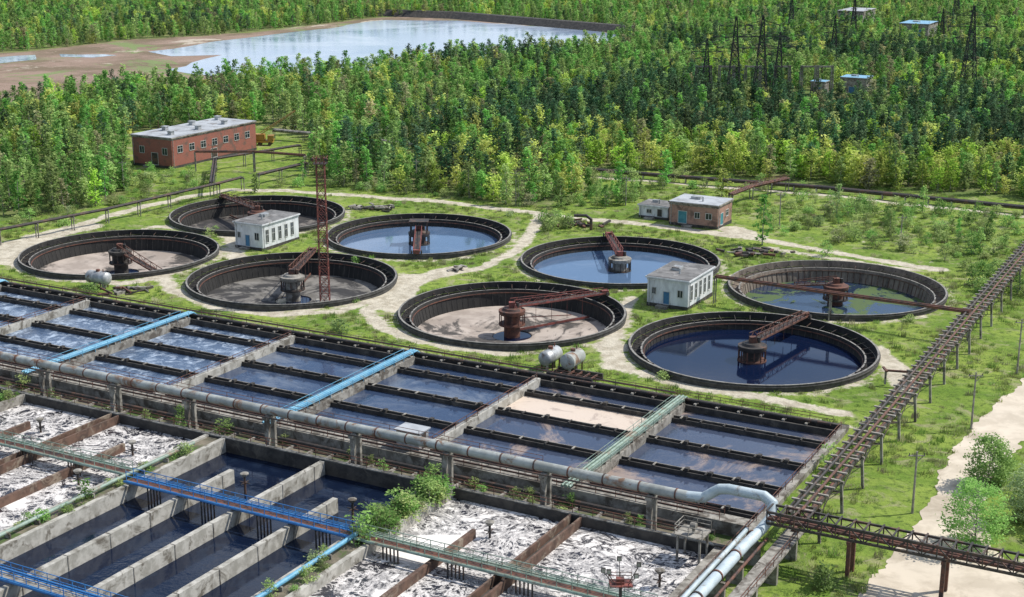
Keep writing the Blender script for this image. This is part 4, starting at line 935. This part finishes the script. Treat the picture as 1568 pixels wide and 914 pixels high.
# shrub belts
def clear(X, Y, m=1.0):
    k = np.ones(X.size, bool)
    for (c, _, _, _) in TANKS: k &= np.hypot(X-c[0], Y-c[1]) > 18.6+m
    a = (X-OX)*E1[0]+(Y-OY)*E1[1]; bq = (X-OX)*E2[0]+(Y-OY)*E2[1]
    k &= ~((a > -152) & (a < 64.5+m) & (bq > -1.5-m*.3) & (bq < 102)); return k, a, bq
def belt(poly, s, prob, seed):
    P_ = spoly(poly); xs = [p[0] for p in P_]; ys = [p[1] for p in P_]; X, Y = grid(min(xs), max(xs), min(ys), max(ys), s, seed)
    k, a, bq = clear(X, Y, 1.5); k &= inpoly(X, Y, P_) & (np.random.RandomState(seed).rand(X.size) < prob); return np.stack([X[k], Y[k], np.zeros(k.sum())-.05], 1)
S = [belt([(1150, 330), (1230, 305), (1330, 312), (1568, 338), (1800, 360), (1800, 420), (1568, 402), (1440, 402), (1300, 378), (1200, 362)], 3.4, .6, 1),
     belt([(1470, 405), (1568, 385), (1800, 400), (1800, 470), (1568, 455), (1500, 462)], 2.8, .7, 2),
     belt([(485, 272), (640, 290), (860, 312), (905, 292), (1000, 296), (980, 312), (840, 318), (700, 304), (500, 288)], 3.0, .6, 3),
     belt([(0, 350), (330, 284), (330, 265), (196, 262), (190, 300), (0, 332), (-300, 380), (-300, 400)], 3.0, .6, 4),
     belt([(1262, 640), (1300, 655), (1280, 720), (1215, 770), (1195, 760), (1230, 700)], 2.0, .6, 6),
     belt([(1330, 475), (1400, 482), (1420, 500), (1330, 495)], 2.6, .4, 7),
     belt([(330, 300), (470, 268), (480, 285), (400, 296)], 3.5, .4, 8),
     belt([(1220, 800), (1300, 780), (1280, 914), (1150, 930)], 3.0, .22, 9),
     belt([(900, 296), (1100, 292), (1568, 345), (1568, 330), (1060, 268), (905, 262)], 3.2, .4, 10),
     belt([(1530, 830), (1560, 730), (1640, 690), (1700, 800), (1600, 850)], 2.6, .45, 12),
     belt([(820, 335), (870, 330), (880, 352), (830, 355)], 2.4, .6, 13)]
for (u, v) in ((100, 345), (330, 352), (322, 362), (545, 400), (545, 462), (780, 330), (605, 330), (610, 315), (905, 575), (140, 448), (520, 508), (1015, 578)): S.append(np.array([sp(u, v, -.4)]))
scatter('shrub_thicket', np.concatenate(S), cs_, .5, 1.2, 50)
W = []; rg = np.random.RandomState(77)
for n_, a0, a1, b0, b1, z in ((14, -4.4, -2.6, 42, 80, .25), (46, -100, 60, 35.4, 40, -.95), (12, -37.6, -36.6, 41.5, 60, .25), (8, 28.2, 30, 60, 80, .3)):
    for i in range(n_): x, y, _ = L(rg.uniform(a0, a1), rg.uniform(b0, b1)); W.append((x, y, z))
scatter('basin_weeds', W, cs_, .3, .8, 60)
W = []
for i in range(38): x, y, _ = L(rg.uniform(27.8, 30.4), 41.6+16*rg.rand()**1.3); W.append((x, y, .15))
scatter('shrubs_between_basins', W, cs_, .5, 1.15, 61)
# grass
n = 36000; X = RNG.uniform(-105, 100, n); Y = RNG.uniform(105, 330, n); k, a, bq = clear(X, Y, .1); k &= np.abs(X) < .40*Y+12
dm = np.zeros(n)
for pts, w in PATHS: dm = np.maximum(dm, (segdist(X, Y, spoly(pts)) < w+.6).astype(float))
rp = [tuple(p) for p in l]+[tuple(p) for p in r[::-1]]; k &= (dm < .5) & ~inpoly(X, Y, rp); dens = np.sin(X*.3)*np.cos(Y*.27)+np.sin(X*.11+Y*.13); k &= (RNG.rand(n) < .45+.4*dens)
scatter('grass', np.stack([X[k], Y[k], zf(X[k], Y[k])], 1), cg, .5, 1.3, 70)

# ------------------------------------------------------------------ light, sky, camera
az = math.radians(75); el = math.radians(50)
sd = bpy.data.lights.new('sun', 'SUN'); sd.energy = 5.0; sd.angle = math.radians(.53); sd.color = (1, .96, .89)
so = bpy.data.objects.new('sun', sd); COL.objects.link(so); dv = Vector((math.sin(az)*math.cos(el), math.cos(az)*math.cos(el), math.sin(el)))
so.rotation_euler = (-dv).to_track_quat('-Z', 'Y').to_euler(); so.location = (80, 150, 120)
w = bpy.data.worlds.new('World'); scene.world = w; w.use_nodes = True; nt = w.node_tree; nt.nodes.clear()
out = nt.nodes.new('ShaderNodeOutputWorld'); bg = nt.nodes.new('ShaderNodeBackground'); sk = nt.nodes.new('ShaderNodeTexSky'); sk.sky_type = 'NISHITA'; sk.sun_disc = False; sk.sun_elevation = el; sk.sun_rotation = az
sk.altitude = 100; sk.air_density = 1.0; sk.dust_density = .8; sk.ozone_density = 2.0
tc = nt.nodes.new('ShaderNodeTexCoord'); mp = nt.nodes.new('ShaderNodeMapping'); mp.inputs['Scale'].default_value = (1, 1, 3.5); nt.links.new(tc.outputs['Generated'], mp.inputs[0])
cl = smooth(nt, noise(nt, mp.outputs[0], 3.8, 7, .3, .6), .47, .63, 0, .8)
mx = mixc(nt, cl, sk.outputs[0], (8.2, 8.8, 9.8)); nt.links.new(mx, bg.inputs[0]); bg.inputs[1].default_value = .14; nt.links.new(bg.outputs[0], out.inputs[0])
cd = bpy.data.cameras.new('camera'); cam = bpy.data.objects.new('camera', cd); COL.objects.link(cam); cam.location = (0, 0, 64); cam.rotation_euler = (math.radians(90-15.42), 0, 0)
cd.lens = 50.51; cd.sensor_width = 36; cd.clip_start = .5; cd.clip_end = 12000; scene.camera = cam
scene.view_settings.view_transform = 'Standard'; scene.view_settings.look = 'None'; scene.view_settings.exposure = 0
